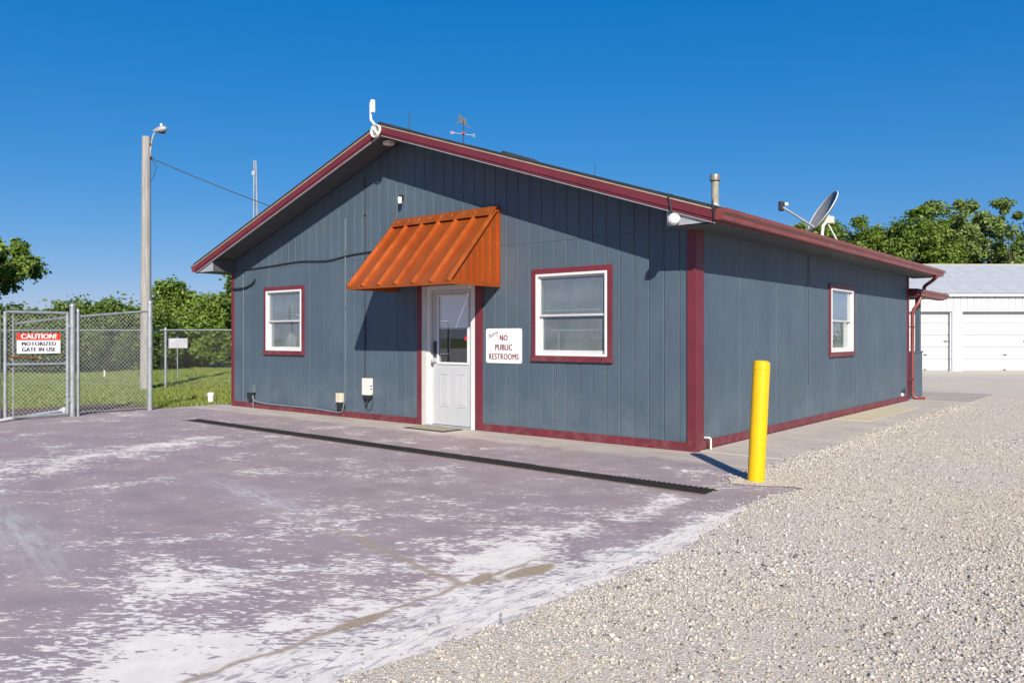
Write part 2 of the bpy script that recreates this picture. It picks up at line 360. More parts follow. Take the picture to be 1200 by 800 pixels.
# ------------------------------------------------------------------ mesh helpers
def link(o, parent=None):
    C.objects.link(o)
    if parent is not None: o.parent = parent
    return o
class MB:
    def __init__(s): s.v = []; s.f = []
    def add(s, vs, fs):
        k = len(s.v); s.v += [tuple(q) for q in vs]; s.f += [tuple(i + k for i in f) for f in fs]; return s
    def box(s, x0, x1, y0, y1, z0, z1):
        return s.add([(x0, y0, z0), (x1, y0, z0), (x1, y1, z0), (x0, y1, z0), (x0, y0, z1), (x1, y0, z1), (x1, y1, z1), (x0, y1, z1)],
                     [(0, 3, 2, 1), (4, 5, 6, 7), (0, 1, 5, 4), (1, 2, 6, 5), (2, 3, 7, 6), (3, 0, 4, 7)])
    def prism(s, poly, d):                      # poly: 3D points, d: extrusion vector
        n = len(poly); d = Vector(d); a = [Vector(p) for p in poly]; b = [p + d for p in a]
        return s.add(a + b, [tuple(range(n))[::-1], tuple(range(n, 2 * n))] + [(i, (i + 1) % n, n + (i + 1) % n, n + i) for i in range(n)])
    def tube(s, pts, r, n=8, cap=True):
        pts = [Vector(p) for p in pts]; k = len(s.v); m = len(pts)
        rs = r if isinstance(r, (list, tuple)) else [r] * m
        up = None
        for i, p in enumerate(pts):
            d = (pts[min(i + 1, m - 1)] - pts[max(i - 1, 0)]).normalized()
            if up is None:
                up = Vector((0, 0, 1)) if abs(d.z) < .9 else Vector((1, 0, 0))
            a = d.cross(up).normalized(); b = a.cross(d).normalized(); up = b
            for j in range(n):
                t = 2 * math.pi * (j + .5) / n
                s.v.append(tuple(p + (a * math.cos(t) + b * math.sin(t)) * rs[i]))
        for i in range(m - 1):
            for j in range(n):
                s.f.append((k + i * n + j, k + i * n + (j + 1) % n, k + (i + 1) * n + (j + 1) % n, k + (i + 1) * n + j))
        if cap:
            s.f.append(tuple(k + j for j in range(n))[::-1]); s.f.append(tuple(k + (m - 1) * n + j for j in range(n)))
        return s
    def lathe(s, prof, c=(0, 0, 0), n=24, axis=None):   # prof: (r, h)
        k = len(s.v); m = len(prof); A = Vector(axis or (0, 0, 1)).normalized(); q = A.to_track_quat('Z', 'Y'); c = Vector(c)
        for (r, h) in prof:
            for j in range(n):
                t = 2 * math.pi * j / n; s.v.append(tuple(c + q @ Vector((r * math.cos(t), r * math.sin(t), h))))
        for i in range(m - 1):
            for j in range(n):
                s.f.append((k + i * n + j, k + i * n + (j + 1) % n, k + (i + 1) * n + (j + 1) % n, k + (i + 1) * n + j))
        s.f.append(tuple(k + j for j in range(n))[::-1]); s.f.append(tuple(k + (m - 1) * n + j for j in range(n)))
        return s
    def mesh(s, name, mat, smooth=False):
        me = bpy.data.meshes.new(name); me.from_pydata(s.v, [], s.f)
        bm = bmesh.new(); bm.from_mesh(me); bmesh.ops.recalc_face_normals(bm, faces=bm.faces); bm.to_mesh(me); bm.free()
        me.materials.append(M[mat])
        if smooth:
            for p in me.polygons: p.use_smooth = True
        return me
    def build(s, name, mat, parent=None, smooth=False, bevel=0., seg=2):
        o = link(bpy.data.objects.new(name, s.mesh(name, mat, smooth)), parent)
        if smooth and hasattr(o.data, 'set_sharp_from_angle'): o.data.set_sharp_from_angle(angle=math.radians(40))
        if bevel:
            b = o.modifiers.new('bevel', 'BEVEL'); b.width = bevel; b.segments = seg; b.limit_method = 'ANGLE'; b.angle_limit = math.radians(40)
        return o
def tag(o, label=None, cat=None, group=None, kind=None):
    if label: o['label'] = label
    if cat: o['category'] = cat
    if group: o['group'] = group
    if kind: o['kind'] = kind
    return o
def thing(name, label, cat, loc=(0, 0, 0), rz=0., group=None):
    o = bpy.data.objects.new(name, None); o.empty_display_size = .2; C.objects.link(o)
    o.location = loc; o.rotation_euler = (0, 0, rz)
    return tag(o, label, cat, group)
def numpy_mesh(name, V, F, mat):
    me = bpy.data.meshes.new(name); nv, nf, k = len(V), len(F), F.shape[1]
    me.vertices.add(nv); me.vertices.foreach_set('co', V.astype(np.float32).ravel())
    me.loops.add(nf * k); me.loops.foreach_set('vertex_index', F.astype(np.int32).ravel())
    me.polygons.add(nf); me.polygons.foreach_set('loop_start', np.arange(0, nf * k, k, dtype=np.int32))
    me.update(calc_edges=True); me.materials.append(M[mat]); return me
def smooth_path(pts, n=8):
    pts = [Vector(p) for p in pts]; out = []
    for i in range(len(pts) - 1):
        p0 = pts[max(i - 1, 0)]; p1 = pts[i]; p2 = pts[i + 1]; p3 = pts[min(i + 2, len(pts) - 1)]
        for k in range(n):
            t = k / n
            out.append(.5 * ((2 * p1) + (p2 - p0) * t + (2 * p0 - 5 * p1 + 4 * p2 - p3) * t * t + (3 * p1 - p0 - 3 * p2 + p3) * t ** 3))
    out.append(pts[-1]); return out
def text_mesh(s, size, mat, name, parent, loc, rot, sx=1., bold=0., shear=0., space=1.):
    cu = bpy.data.curves.new(name, 'FONT'); cu.body = s; cu.size = size; cu.align_x = 'CENTER'; cu.align_y = 'CENTER'
    cu.extrude = .0006; cu.shear = shear; cu.space_character = space; cu.resolution_u = 4
    tmp = bpy.data.objects.new(name, cu); C.objects.link(tmp)
    dg = bpy.context.evaluated_depsgraph_get(); dg.update()
    me = bpy.data.meshes.new_from_object(tmp.evaluated_get(dg)); bpy.data.objects.remove(tmp)
    if bold:
        bm = bmesh.new()
        for k_, dx_ in enumerate((-bold, 0, bold)):
            v0 = len(bm.verts); bm.from_mesh(me); bm.verts.ensure_lookup_table()
            for v_ in bm.verts[v0:]: v_.co.x += dx_ / sx; v_.co.z += .00015 * k_
        bm.to_mesh(me); bm.free()
    me.materials.clear(); me.materials.append(M[mat])
    o = link(bpy.data.objects.new(name, me), parent); o.location = loc; o.rotation_euler = rot; o.scale = (sx, 1, 1)
    return o

# ================================================================== GROUND
GZ = -.03
mb = MB(); B = 400.
for (x0, x1, y0, y1) in ((-B, -10.42, -B, B), (1.4, B, -B, B), (-10.42, 1.4, -B, -14.5), (-10.42, 1.4, 9.5, B)):
    mb.add([(x0, y0, GZ), (x1, y0, GZ), (x1, y1, GZ), (x0, y1, GZ)], [(0, 1, 2, 3)])
tag(mb.build('lawn', 'lawn'), kind='structure')
# painted pavement with the trench left open
DN0, DN1 = (-7.95, -2.02), (1.22, -2.27)       # near edge of the trench
DF0, DF1 = (-8.03, -1.766), (1.20, -2.016)       # far edge
mb = MB(); xl, xr, ys, yn = -10.42, 2.3, -14.5, .06
def flat(pts, z=0): mb.add([(p[0], p[1], z) for p in pts], [tuple(range(len(pts)))])
flat([(xl, yn), (xl, DF0[1]), DF0, DF1, (xr, DF1[1]), (xr, yn)][::-1])
flat([(xl, DF0[1]), (xl, DN0[1]), DN0, DF0][::-1])
flat([(xr, DF1[1]), DF1, DN1, (xr, DN1[1])][::-1])
flat([(xl, DN0[1]), (xl, ys), (xr, ys), (xr, DN1[1]), DN1, DN0])
pv = tag(mb.build('pavement', 'pave'), kind='structure')
for p in pv.data.polygons:
    if p.normal.z < 0: p.flip()
# mulch strip at the lawn edge
mb = MB(); mb.add([(-13.0, -9, -.012), (-10.43, -9, -.012), (-10.43, -1.0, -.012), (-10.6, -.9, -.012), (-12.4, -1.2, -.012)], [(0, 1, 2, 3, 4)])
tag(mb.build('mulch_strip', 'mulch'), kind='structure')
# walkway slabs on the side wall
wk = tag(bpy.data.objects.new('walkway', None), kind='structure'); C.objects.link(wk)
ysl = [.065, 2.0, 4.35, 4.37, 7.6, 9.72]
for i, (y0, y1, mt) in enumerate(((.065, 1.95, 'conc'), (1.962, 3.85, 'conc'), (3.862, 5.75, 'conc'), (5.762, 7.65, 'conc'), (7.662, 9.74, 'conc'))):
    MB().box(.03, 1.12, y0, y1, -.1, .014).build('slab', mt, wk, bevel=.004)
MB().box(.05, .62, 4.72, 7.95, .0, .021).build('slab', 'tan', wk, bevel=.003)
MB().box(-3.0, 1.15, 9.752, 12.6, -.1, .03).build('slab', 'conc2', wk, bevel=.006)
# gravel yard
edge = [(1.82, -14), (1.81, -6.6), (1.83, -6.27), (1.87, -5.88), (1.89, -5.39), (1.93, -4.81), (1.925, -4.01), (1.80, -3.03), (1.70, -2.45), (1.66, -2.0), (1.74, -1.66), (1.78, -1.48),
        (1.68, -1.46), (1.45, -1.60), (1.20, -1.66), (1.03, -1.40), (1.06, -.8), (1.09, 0), (1.085, 1.8), (1.1, 3.4), (1.12, 4.8), (1.14, 6.5), (1.14, 8.4), (1.02, 11.2), (.9, 12.3)]
pts = []
for a, b in zip(edge[:-1], edge[1:]):
    n = max(1, int(math.dist(a, b) / .07))
    for k in range(n):
        t = k / n; pts.append((a[0] + (b[0] - a[0]) * t + random.uniform(-.028, .028), a[1] + (b[1] - a[1]) * t))
GP = pts + [edge[-1], (-3, 12.5), (-9, 12.6), (-16, 16), (-24, 34), (-20, 60), (60, 60), (60, -60), (-60, -60), (-60, -14.52), (1.82, -14.52)]
mb = MB(); mb.add([(p[0], p[1], .006) for p in GP], [tuple(range(len(GP)))])
gv = mb.build('gravel_yard', 'bed'); tag(gv, kind='structure')
if gv.data.polygons[0].normal.z < 0: gv.data.polygons[0].flip()
def inside(X, Y, poly):
    r = np.zeros(len(X), bool); n = len(poly)
    for i in range(n):
        x0, y0 = poly[i]; x1, y1 = poly[(i + 1) % n]
        if y0 == y1: continue
        c = ((y0 > Y) != (y1 > Y)) & (X < (x1 - x0) * (Y - y0) / (y1 - y0) + x0); r ^= c
    return r
def stones(name, P, rad, z0, mat):
    n = len(P); base = np.array([(1, 0, 0), (0, 1, 0), (-1, 0, 0), (0, -1, 0), (0, 0, 1), (0, 0, -1)], float)
    tri = np.array([(0, 1, 4), (1, 2, 4), (2, 3, 4), (3, 0, 4), (1, 0, 5), (2, 1, 5), (3, 2, 5), (0, 3, 5)])
    V = base[None] * rng.uniform(.65, 1.3, (n, 6, 1)) + rng.normal(0, .22, (n, 6, 3))
    V *= np.stack([np.ones(n), rng.uniform(.6, 1, n), rng.uniform(.42, .75, n)], 1)[:, None]
    a = rng.uniform(0, 6.283, n); b = rng.normal(0, .35, n)
    ca, sa, cb, sb = np.cos(a), np.sin(a), np.cos(b), np.sin(b)
    Rm = np.zeros((n, 3, 3)); Rm[:, 0] = np.stack([ca * cb, -sa, ca * sb], 1); Rm[:, 1] = np.stack([sa * cb, ca, sa * sb], 1); Rm[:, 2] = np.stack([-sb, 0 * a, cb], 1)
    V = np.einsum('nij,nkj->nki', Rm, V) * rad[:, None, None]
    V[:, :, :2] += P[:, None, :2]; V[:, :, 2] += (z0 + rad * .17)[:, None]
    F = tri[None] + (np.arange(n) * 6)[:, None, None]
    return link(bpy.data.objects.new(name, numpy_mesh(name, V.reshape(-1, 3), F.reshape(-1, 3), mat)))
f2 = np.array(FWD[:2]); r2 = np.array(RGT[:2]); c2 = np.array(CAM[:2])
PP = []; RR = []
for (d0, d1, dens, rlo, rhi) in ((1.6, 2.9, 4600, .0035, .0150), (2.9, 4.6, 7600, .0030, .0128), (4.6, 7, 5600, .0038, .0128), (7, 10.5, 2600, .005, .0125), (10.5, 17, 600, .006, .0125)):
    W = .70 * d1; Wr = 1.25 * d1; n = int(dens * (d1 - d0) * (W + Wr))
    D = rng.uniform(d0, d1, n); L = rng.uniform(-W, Wr, n)
    ok = (L > -.68 * D) & (L < 1.22 * D)
    Q = c2 + D[ok, None] * f2 + L[ok, None] * r2
    Q = Q[inside(Q[:, 0], Q[:, 1], GP)]
    patch = np.sin(Q[:, 0] * 1.7 + 2 * np.sin(Q[:, 1] * .6)) * np.sin(Q[:, 1] * .9 + 1.3 * np.sin(Q[:, 0] * .8))
    trk = np.exp(-((Q[:, 0] - 3.05 - .12 * np.sin(Q[:, 1] * .5)) / .26) ** 2) + np.exp(-((Q[:, 0] - 4.75 - .12 * np.sin(Q[:, 1] * .5)) / .26) ** 2)
    Q = Q[rng.uniform(0, 1, len(Q)) < np.clip(.74 + .34 * patch - .26 * trk, .3, 1)]
    PP.append(Q); rr = rlo + (rhi - rlo) * rng.beta(1.25, 3.2, len(Q)) * 1.3; RR.append(np.where(rng.uniform(0, 1, len(Q)) < .05, rr * 1.75, rr))
# strays that rolled onto the pavement and walkway
ed = np.array(GP[:len(pts)]); k = rng.integers(0, len(ed), 2600)
Q = ed[k] + np.stack([-rng.exponential(.085, 2600), rng.normal(0, .06, 2600)], 1); Q = Q[Q[:, 0] > .08]
PS = Q; PP.append(Q); RR.append(rng.uniform(.004, .010, len(Q)))
# ridge of loose stones along the walkway edge and round the bollard foot
n = 2600; yy = rng.uniform(-1.5, 9, n); Q = np.stack([1.12 + rng.normal(.07, .075, n), yy], 1); PP.append(Q); RR.append(rng.uniform(.008, .019, n))
P_all = np.concatenate(PP); R_all = np.concatenate(RR)
z0 = np.where(inside(P_all[:, 0], P_all[:, 1], GP), .006, np.where((P_all[:, 1] > .06) & (P_all[:, 0] < 1.12), .014, .0))
tag(stones('gravel', P_all, R_all, z0, 'stone'), 'loose pale limestone gravel covering the yard right of the pavement', 'gravel', kind='stuff')
print('stones', len(P_all))

# trench drain
td = thing('trench_drain', 'long black grated trench drain set across the purple pavement', 'drain', (DN0[0], DN0[1], 0), math.atan2(DN1[1] - DN0[1], DN1[0] - DN0[0]))
Ld = math.dist(DN0, DN1); Wd = .252
MB().box(-.1, Ld + .02, -.02, Wd + .02, -.24, -.22).build('trench_floor', 'dark', td)
mb = MB(); mb.box(-.1, Ld, -.012, .004, -.22, -.004); mb.box(-.1, Ld, Wd - .004, Wd + .012, -.22, -.004); mb.box(-.12, -.1, 0, Wd, -.22, -.004); mb.box(Ld, Ld + .015, 0, Wd, -.22, -.004)
mb.build('trench_wall', 'steelframe', td)
for y0_, y1_ in ((-.014, .013), (Wd - .013, Wd + .014)): MB().box(-.1, Ld, y0_, y1_, -.003, .005).build('frame_lip', 'steelframe', td)
ns = 9; sl = Ld / ns; gm = None
for i in range(ns):
    if gm is None:
        mb = MB(); nb = int(sl / .052)
        for k in range(nb): mb.box(k * sl / nb + .004, k * sl / nb + .028, .016, Wd - .016, -.035, .012)
        for yy in (.018, Wd * .5, Wd - .036): mb.box(.002, sl - .006, yy, yy + .016, -.036, .005)
        gm = mb.mesh('grate', 'grate')
    g = link(bpy.data.objects.new('grate', gm), td); g.location = (i * sl, 0, random.uniform(-.004, .006)); g.rotation_euler = (random.uniform(-.01, .01), random.uniform(-.004, .004), 0)

# ================================================================== OFFICE BUILDING
W0, LEN = -9.9, 9.75
RX, K = -4.95, .334
HT = 4.59                                       # top of the shingles at the ridge
EV = .48                                        # eave overhang on the sides
OV = .5                                         # front overhang
def roof_z(x, off=0.): return HT - off - K * abs(x - RX)
ob = thing('office_building', 'single-storey blue-grey gabled office with dark red trim and shingle roof', 'building')
SOF = 2.60
OPEN = [(-8.74, -7.64, 1.09, 2.20), (-2.36, -1.21, 1.09, 2.20), (-4.60, -3.47, -1, 2.12)]
SOPEN = [(4.77, 5.93, 1.09, 2.15)]
# structural walls (hollow, with openings)
wall = None
def cut_wall(opens, a0, a1, ztop):
    xs = sorted({a0, a1} | {o[0] for o in opens} | {o[1] for o in opens}); out = []
    for a, b in zip(xs[:-1], xs[1:]):
        m = (a + b) / 2; o = [q for q in opens if q[0] < m < q[1]]
        if not o: out.append((a, b, 0, ztop))
        else:
            if o[0][2] > 0: out.append((a, b, 0, o[0][2]))
            out.append((a, b, o[0][3], ztop))
    return out
mb = MB()
for a, b, z0_, z1_ in cut_wall(OPEN, W0 + .014, -.014, SOF): mb.box(a, b, .013, .13, z0_, z1_)
gz = SOF + .0
mb.prism([(W0 + .014, .013, gz), (-.014, .013, gz), (-.014, .013, roof_z(0, .14)), (RX, .013, roof_z(RX, .14)), (W0 + .014, .013, roof_z(0, .14))], (0, .117, 0))
for a, b, z0_, z1_ in cut_wall(SOPEN, .13, LEN - .13, 2.78): mb.box(-.13, -.013, a, b, z0_, z1_)
mb.box(W0 + .013, W0 + .13, .13, LEN - .13, 0, 2.78)
mb.box(W0 + .013, -.013, LEN - .13, LEN - .001, 0, SOF)
mb.prism([(W0 + .014, LEN - .13, gz), (-.014, LEN - .13, gz), (-.014, LEN - .13, roof_z(0, .14)), (RX, LEN - .13, roof_z(RX, .14)), (W0 + .014, LEN - .13, roof_z(0, .14))], (0, .129, 0))
wall = mb.build('wall', 'inside', ob)
MB().box(W0 + .13, -.13, .13, LEN - .13, .0, .03).build('floor', 'inside', ob)
MB().box(W0 + .13, -.13, .13, LEN - .13, 2.45, 2.48).build('ceiling', 'inside', ob)
MB().box(-5.6, -5.5, .135, 6.0, .03, 2.45).build('partition', 'inside', ob)

# siding boards, one by one
def board(face, a, b, z0_, zl, zr, ga, gb, depth=.012, ch=.0045):
    # a..b along the wall, top heights zl (at a) and zr (at b); ga/gb half groove widths
    a += ga; b -= gb
    sec = [(a, depth)] + ([(a, ch), (a + ch, 0)] if ga > .0015 else [(a, .0008), (a + .0008, 0)]) + ([(b - ch, 0), (b, ch)] if gb > .0015 else [(b - .0008, 0), (b, .0008)]) + [(b, depth)]
    mb = MB(); bot = []; top = []
    for (u, d) in sec:
        t = (u - a) / (b - a); zt = zl + (zr - zl) * t
        if face == 'front': bot.append((u, d, z0_)); top.append((u, d, zt))
        else: bot.append((-d, u, z0_)); top.append((-d, u, zt))
    n = len(sec); mb.add(bot + top, [tuple(range(n)), tuple(range(n, 2 * n))[::-1]] + [(i, n + i, n + (i + 1) % n, (i + 1) % n) for i in range(n)])
    mb.build('siding_board', 'siding', wall)
PITCH = .2063
grooves = [-i * PITCH for i in range(0, 49)]
def lay(face, cuts, lo, hi, opens, z0_, topf, gw):
    xs = sorted({round(q, 5) for q in cuts if lo < q < hi} | {lo, hi} | {o[k] for o in opens for k in (0, 1) if lo < o[k] < hi}); cs = {round(q, 5) for q in cuts}
    for a, b in zip(xs[:-1], xs[1:]):
        if b - a < .012: continue
        m = (a + b) / 2; o = [q for q in opens if q[0] < m < q[1]]
        ga = gw(a) if a in cs else 0.0005; gb = gw(b) if b in cs else 0.0005
        segs = [(z0_, None)]
        if o and o[0][2] < topf(m) and o[0][3] > z0_: segs = ([(z0_, o[0][2])] if o[0][2] > z0_ + .02 else []) + [(o[0][3], None)]
        for s0, s1 in segs:
            board(face, a, b, s0, s1 if s1 else topf(a), s1 if s1 else topf(b), ga, gb)
JZ = 2.625
lay('front', grooves, W0, 0, OPEN, .02, lambda x: JZ, lambda x: .0042 if x > -3.4 else (.0022 if x > -4.8 else (.0007 if int(abs(x) / PITCH) % 6 else .0018)))
g2 = sorted(grooves + [RX])
lay('front', g2, W0, 0, [], JZ + .003, lambda x: roof_z(x, .142), lambda x: .0001 if x == RX else .0040)
sgroove = [i * PITCH for i in range(0, 48)]
lay('side', sgroove, 0, LEN, SOPEN, .02, lambda y: JZ + .06, lambda y: .0015 if int(y / PITCH + .5) % 6 else .0034)
# the other two sides, never seen from the front: one sheet of boards each
MB().box(W0, W0 + .012, 0, LEN, .02, 2.68).build('siding_sheet', 'siding', wall)
MB().box(W0, -.03, LEN - .0005, LEN + .012, .02, SOF).build('siding_sheet', 'siding', wall)
# trim
def trimbox(name, *a): return MB().box(*a).build(name, 'trim', ob, bevel=.003)
trimbox('corner_trim', -.098, .021, -.021, .0015, .0, SOF)
trimbox('corner_trim', -.0015, .0205, .0025, .185, .001, SOF)
trimbox('corner_trim', W0 - .021, W0 + .055, -.021, .0015, .0, SOF)
trimbox('corner_trim', -.0015, .02, LEN - .09, LEN + .015, .0, SOF)
trimbox('base_trim', W0 + .056, -4.675, -.019, .0015, .002, .098)
trimbox('base_trim', -3.334, -.099, -.019, .0015, .002, .105)
trimbox('base_trim', -.0015, .019, .186, LEN - .091, .016, .118)
trimbox('door_trim', -4.675, -4.582, -.020, .0015, .0, 2.16)
trimbox('door_trim', -3.472, -3.335, -.020, .0015, .0, 2.16)
trimbox('door_trim', -4.581, -3.473, -.020, .0015, 2.125, 2.16)

# windows
def window(ax, a0, a1, z0_, z1_, tw, label=None, shade=.5, jug=False, bar=False):
    # a0..a1, z0_..z1_ outer size of the red casing; ax 'f' front wall, 's' side wall
    t = bpy.data.objects.new('window', None); link(t, ob)
    if label: t['label'] = label
    if ax == 'f': t.location = (a0, 0, z0_)
    else: t.location = (0, a0, z0_); t.rotation_euler = (0, 0, math.pi / 2)
    W = a1 - a0; H = z1_ - z0_                    # local: x along wall, y into the wall, z up
    def bx(n, m, *a, bv=.003): return MB().box(*a).build(n, m, t, bevel=bv)
    bx('casing', 'trim', 0, W, -.024, .0015, H - tw, H); bx('sill', 'trim', -.012, W + .012, -.034, .0015, -.005, tw)
    bx('casing', 'trim', 0, tw, -.022, .0015, tw, H - tw); bx('casing', 'trim', W - tw, W, -.022, .0015, tw, H - tw)
    i0, i1, h0, h1 = tw, W - tw, tw, H - tw; f = .034
    mb = MB()
    mb.box(i0, i0 + f, -.030, .11, h0, h1); mb.box(i1 - f, i1, -.030, .11, h0, h1); mb.box(i0 + f, i1 - f, -.0305, .11, h1 - f, h1); mb.box(i0 + f, i1 - f, -.034, .11, h0, h0 + f)
    mb.build('frame', 'white', t, bevel=.004)
    i0 += f; i1 -= f; h0 += f; h1 -= f; hm = h0 + (h1 - h0) * .49; s = .040
    for nm, y0, b0, b1 in (('sash', .008, hm - .012, h1), ('sash', .040, h0, hm + .022)):
        mb = MB(); ss = .026 if b0 > h0 + .1 else s
        mb.box(i0, i0 + ss, y0, y0 + .028, b0, b1); mb.box(i1 - ss, i1, y0, y0 + .028, b0, b1)
        mb.box(i0 + ss, i1 - ss, y0 - .0005, y0 + .028, b1 - ss, b1); mb.box(i0 + ss, i1 - ss, y0 - .0005, y0 + .028, b0, b0 + ss)
        mb.build(nm, 'sash', t, bevel=.003)
        MB().box(i0 + ss - .004, i1 - ss + .004, y0 + .012, y0 + .016, b0 + ss - .004, b1 - ss + .004).build('pane', 'glass', t)
    bx('latch', 'white', (i0 + i1) / 2 - .03, (i0 + i1) / 2 + .03, .030, .042, hm + .023, hm + .035, bv=.002)
    # blind behind the upper part
    zb = h1 - (h1 - h0) * shade; n = max(3, int((h1 - zb) / .025)); mb = MB()
    for k in range(n):
        z = h1 - .01 - k * .025
        mb.prism([(i0 + .012, .128, z), (i0 + .012, .150, z - .016), (i0 + .012, .152, z - .0145), (i0 + .012, .130, z + .0015)], (i1 - i0 - .024, 0, 0))
    mb.box(i0 + .01, i1 - .01, .126, .154, zb - .03, zb - .008)
    mb.build('blind', 'blind', t)
    if bar: MB().box(i0 + .06, i1 - .05, .20, .26, h0 + .30, h0 + .335).box(i0 + .16, i0 + .175, .22, .24, h0, h0 + .3).build('shelf_rail', 'blind', t)
    if jug: MB().lathe([(.09, 0), (.10, .03), (.10, .16), (.05, .24), (.035, .30), (.03, .31)], (i0 + .38, .26, h0 + .02), 16).build('jug', 'offwhite', t, smooth=True)
    return t
window('f', -8.81, -7.57, 1.022, 2.268, .072, 'left front window with a pale jug behind the lower sash', .50, jug=True)
window('f', -2.427, -1.14, 1.024, 2.264, .072, 'right front window beside the restroom sign', .42, bar=True)
window('s', 4.70, 6.00, 1.024, 2.222, .072, 'white double-hung window on the side wall', .34)

# door
dr = bpy.data.objects.new('door', None); link(dr, ob); dr.location = (-4.60, 0, 0)
def dbx(n, m, *a, bv=.003): return MB().box(*a).build(n, m, dr, bevel=bv)
S0, S1, SY = .185, 1.035, .055                   # slab left, right, face depth
dbx('door_frame', 'jamb', .018, .110, -.012, .125, .0, 2.12); dbx('door_frame', 'white', .112, S0 - .004, .0, .13, .0, 2.12)
dbx('door_frame', 'white', S1 + .004, 1.126, -.012, .125, .0, 2.12); dbx('door_frame', 'white', S0 - .003, S1 + .003, -.008, .12, 2.055, 2.12)
dbx('threshold', 'greymetal', .112, 1.03, -.03, .10, .0, .022)
P0, P1, Q0, Q1 = S0 + .135, S1 - .115, .965, 1.955     # glazed opening in the slab
mb = MB()
mb.box(S0, P0, SY, SY + .045, .028, 2.05); mb.box(P1, S1, SY, SY + .045, .028, 2.05); mb.box(P0, P1, SY, SY + .045, Q1, 2.05); mb.box(P0, P1, SY, SY + .045, .028, Q0)
mb.build('door_slab', 'door', dr)
MB().box(S0, S1, SY - .004, SY + .04, .012, .027).build('door_sweep', 'black', dr)
mb = MB(); q = .030
mb.box(P0 - q, P0 + .004, SY - .014, SY + .002, Q0 - q, Q1 + q); mb.box(P1 - .004, P1 + q, SY - .014, SY + .002, Q0 - q, Q1 + q)
mb.box(P0 + .004, P1 - .004, SY - .0138, SY + .002, Q1 - .004, Q1 + q); mb.box(P0 + .004, P1 - .004, SY - .0138, SY + .002, Q0 - q, Q0 + .004)
mb.build('glazing_bead', 'white', dr, bevel=.005)
MB().box(P0 - .01, P1 + .01, SY + .012, SY + .017, Q0 - .01, Q1 + .01).build('pane', 'doorglass', dr)
MB().box(P0 + .002, P1 - .002, SY + .019, SY + .024, Q0 + .52, Q1 + .0).build('shade', 'whiteplastic', dr)
MB().box(P0 + .002, P1 - .002, SY + .018, SY + .030, Q0 + .50, Q0 + .52).build('shade_rail', 'greymetal', dr)
for a, b in ((S0 + .165, S0 + .355), (S0 + .505, S0 + .695)):
    mb = MB(); z0_, z1_ = .42, .80; z0_ = .30; z1_ = .80; r = .018
    mb.box(a, a + r, SY - .007, SY + .001, z0_, z1_); mb.box(b - r, b, SY - .007, SY + .001, z0_, z1_); mb.box(a + r, b - r, SY - .0068, SY + .001, z1_ - r, z1_); mb.box(a + r, b - r, SY - .0068, SY + .001, z0_, z0_ + r)
    mb.box(a + .035, b - .035, SY - .005, SY + .001, z0_ + .035, z1_ - .035)
    mb.build('panel', 'door', dr, bevel=.003)
MB().lathe([(.030, 0), (.032, .006), (.024, .018), (.014, .022), (.013, .05), (.026, .058), (.030, .075), (.022, .088), (.0, .090)], (S0 + .07, SY, .98), 20, (0, -1, 0)).build('knob', 'greymetal', dr, smooth=True)
mb = MB(); mb.box(S0 + .045, S0 + .105, SY - .035, SY, 1.05, 1.28); mb.build('keypad_lock', 'darkmetal', dr, bevel=.012)
MB().lathe([(.035, 0), (.035, .003), (.0, .0035)], (P1 - .045, SY + .0105, Q0 + .36), 6, (0, -1, 0)).build('sticker', 'redplastic', dr)
MB().box(P0 + .02, P1 - .01, SY + .8, SY + .84, Q0 - .2, Q0 + .2).build('counter', 'dark', dr)

# roof
roof = bpy.data.objects.new('roof', None); link(roof, ob)
Y0, Y1 = -OV - .035, 10.2
def slope(off0, off1, y0, y1, name, mat, xe=EV, xin=0., bevel=0.):
    for sgn in (1, -1):
        xe_ = RX + sgn * (-RX + xe); xi = RX + sgn * xin
        pl = [(xi, y0, roof_z(xi, off0)), (xe_, y0, roof_z(xe_, off0)), (xe_, y0, roof_z(xe_, off1)), (xi, y0, roof_z(xi, off1))]
        MB().prism(pl, (0, y1 - y0, 0)).build(name, mat, roof, bevel=bevel)
slope(.0, .03, Y0 - .012, Y1, 'shingles', 'shingle', EV + .03)
slope(.031, .118, -OV + .002, Y1 - .02, 'roof_deck', 'soffit')
slope(.031, .053, Y0 - .006, -OV + .001, 'drip_edge', 'beige')
slope(.0545, .148, Y0, -OV + .0005, 'fascia', 'trim', bevel=.002)
slope(.1525, .182, Y0 + .010, -OV + .0002, 'fascia', 'trim', bevel=.002)
slope(.183, .197, Y0 + .016, -OV + .0001, 'soffit_edge', 'return')
slope(.1195, .13, -OV + .003, .0, 'soffit', 'soffit', .0)
slope(.06, .19, Y1 - .019, Y1 + .01, 'fascia', 'trim')
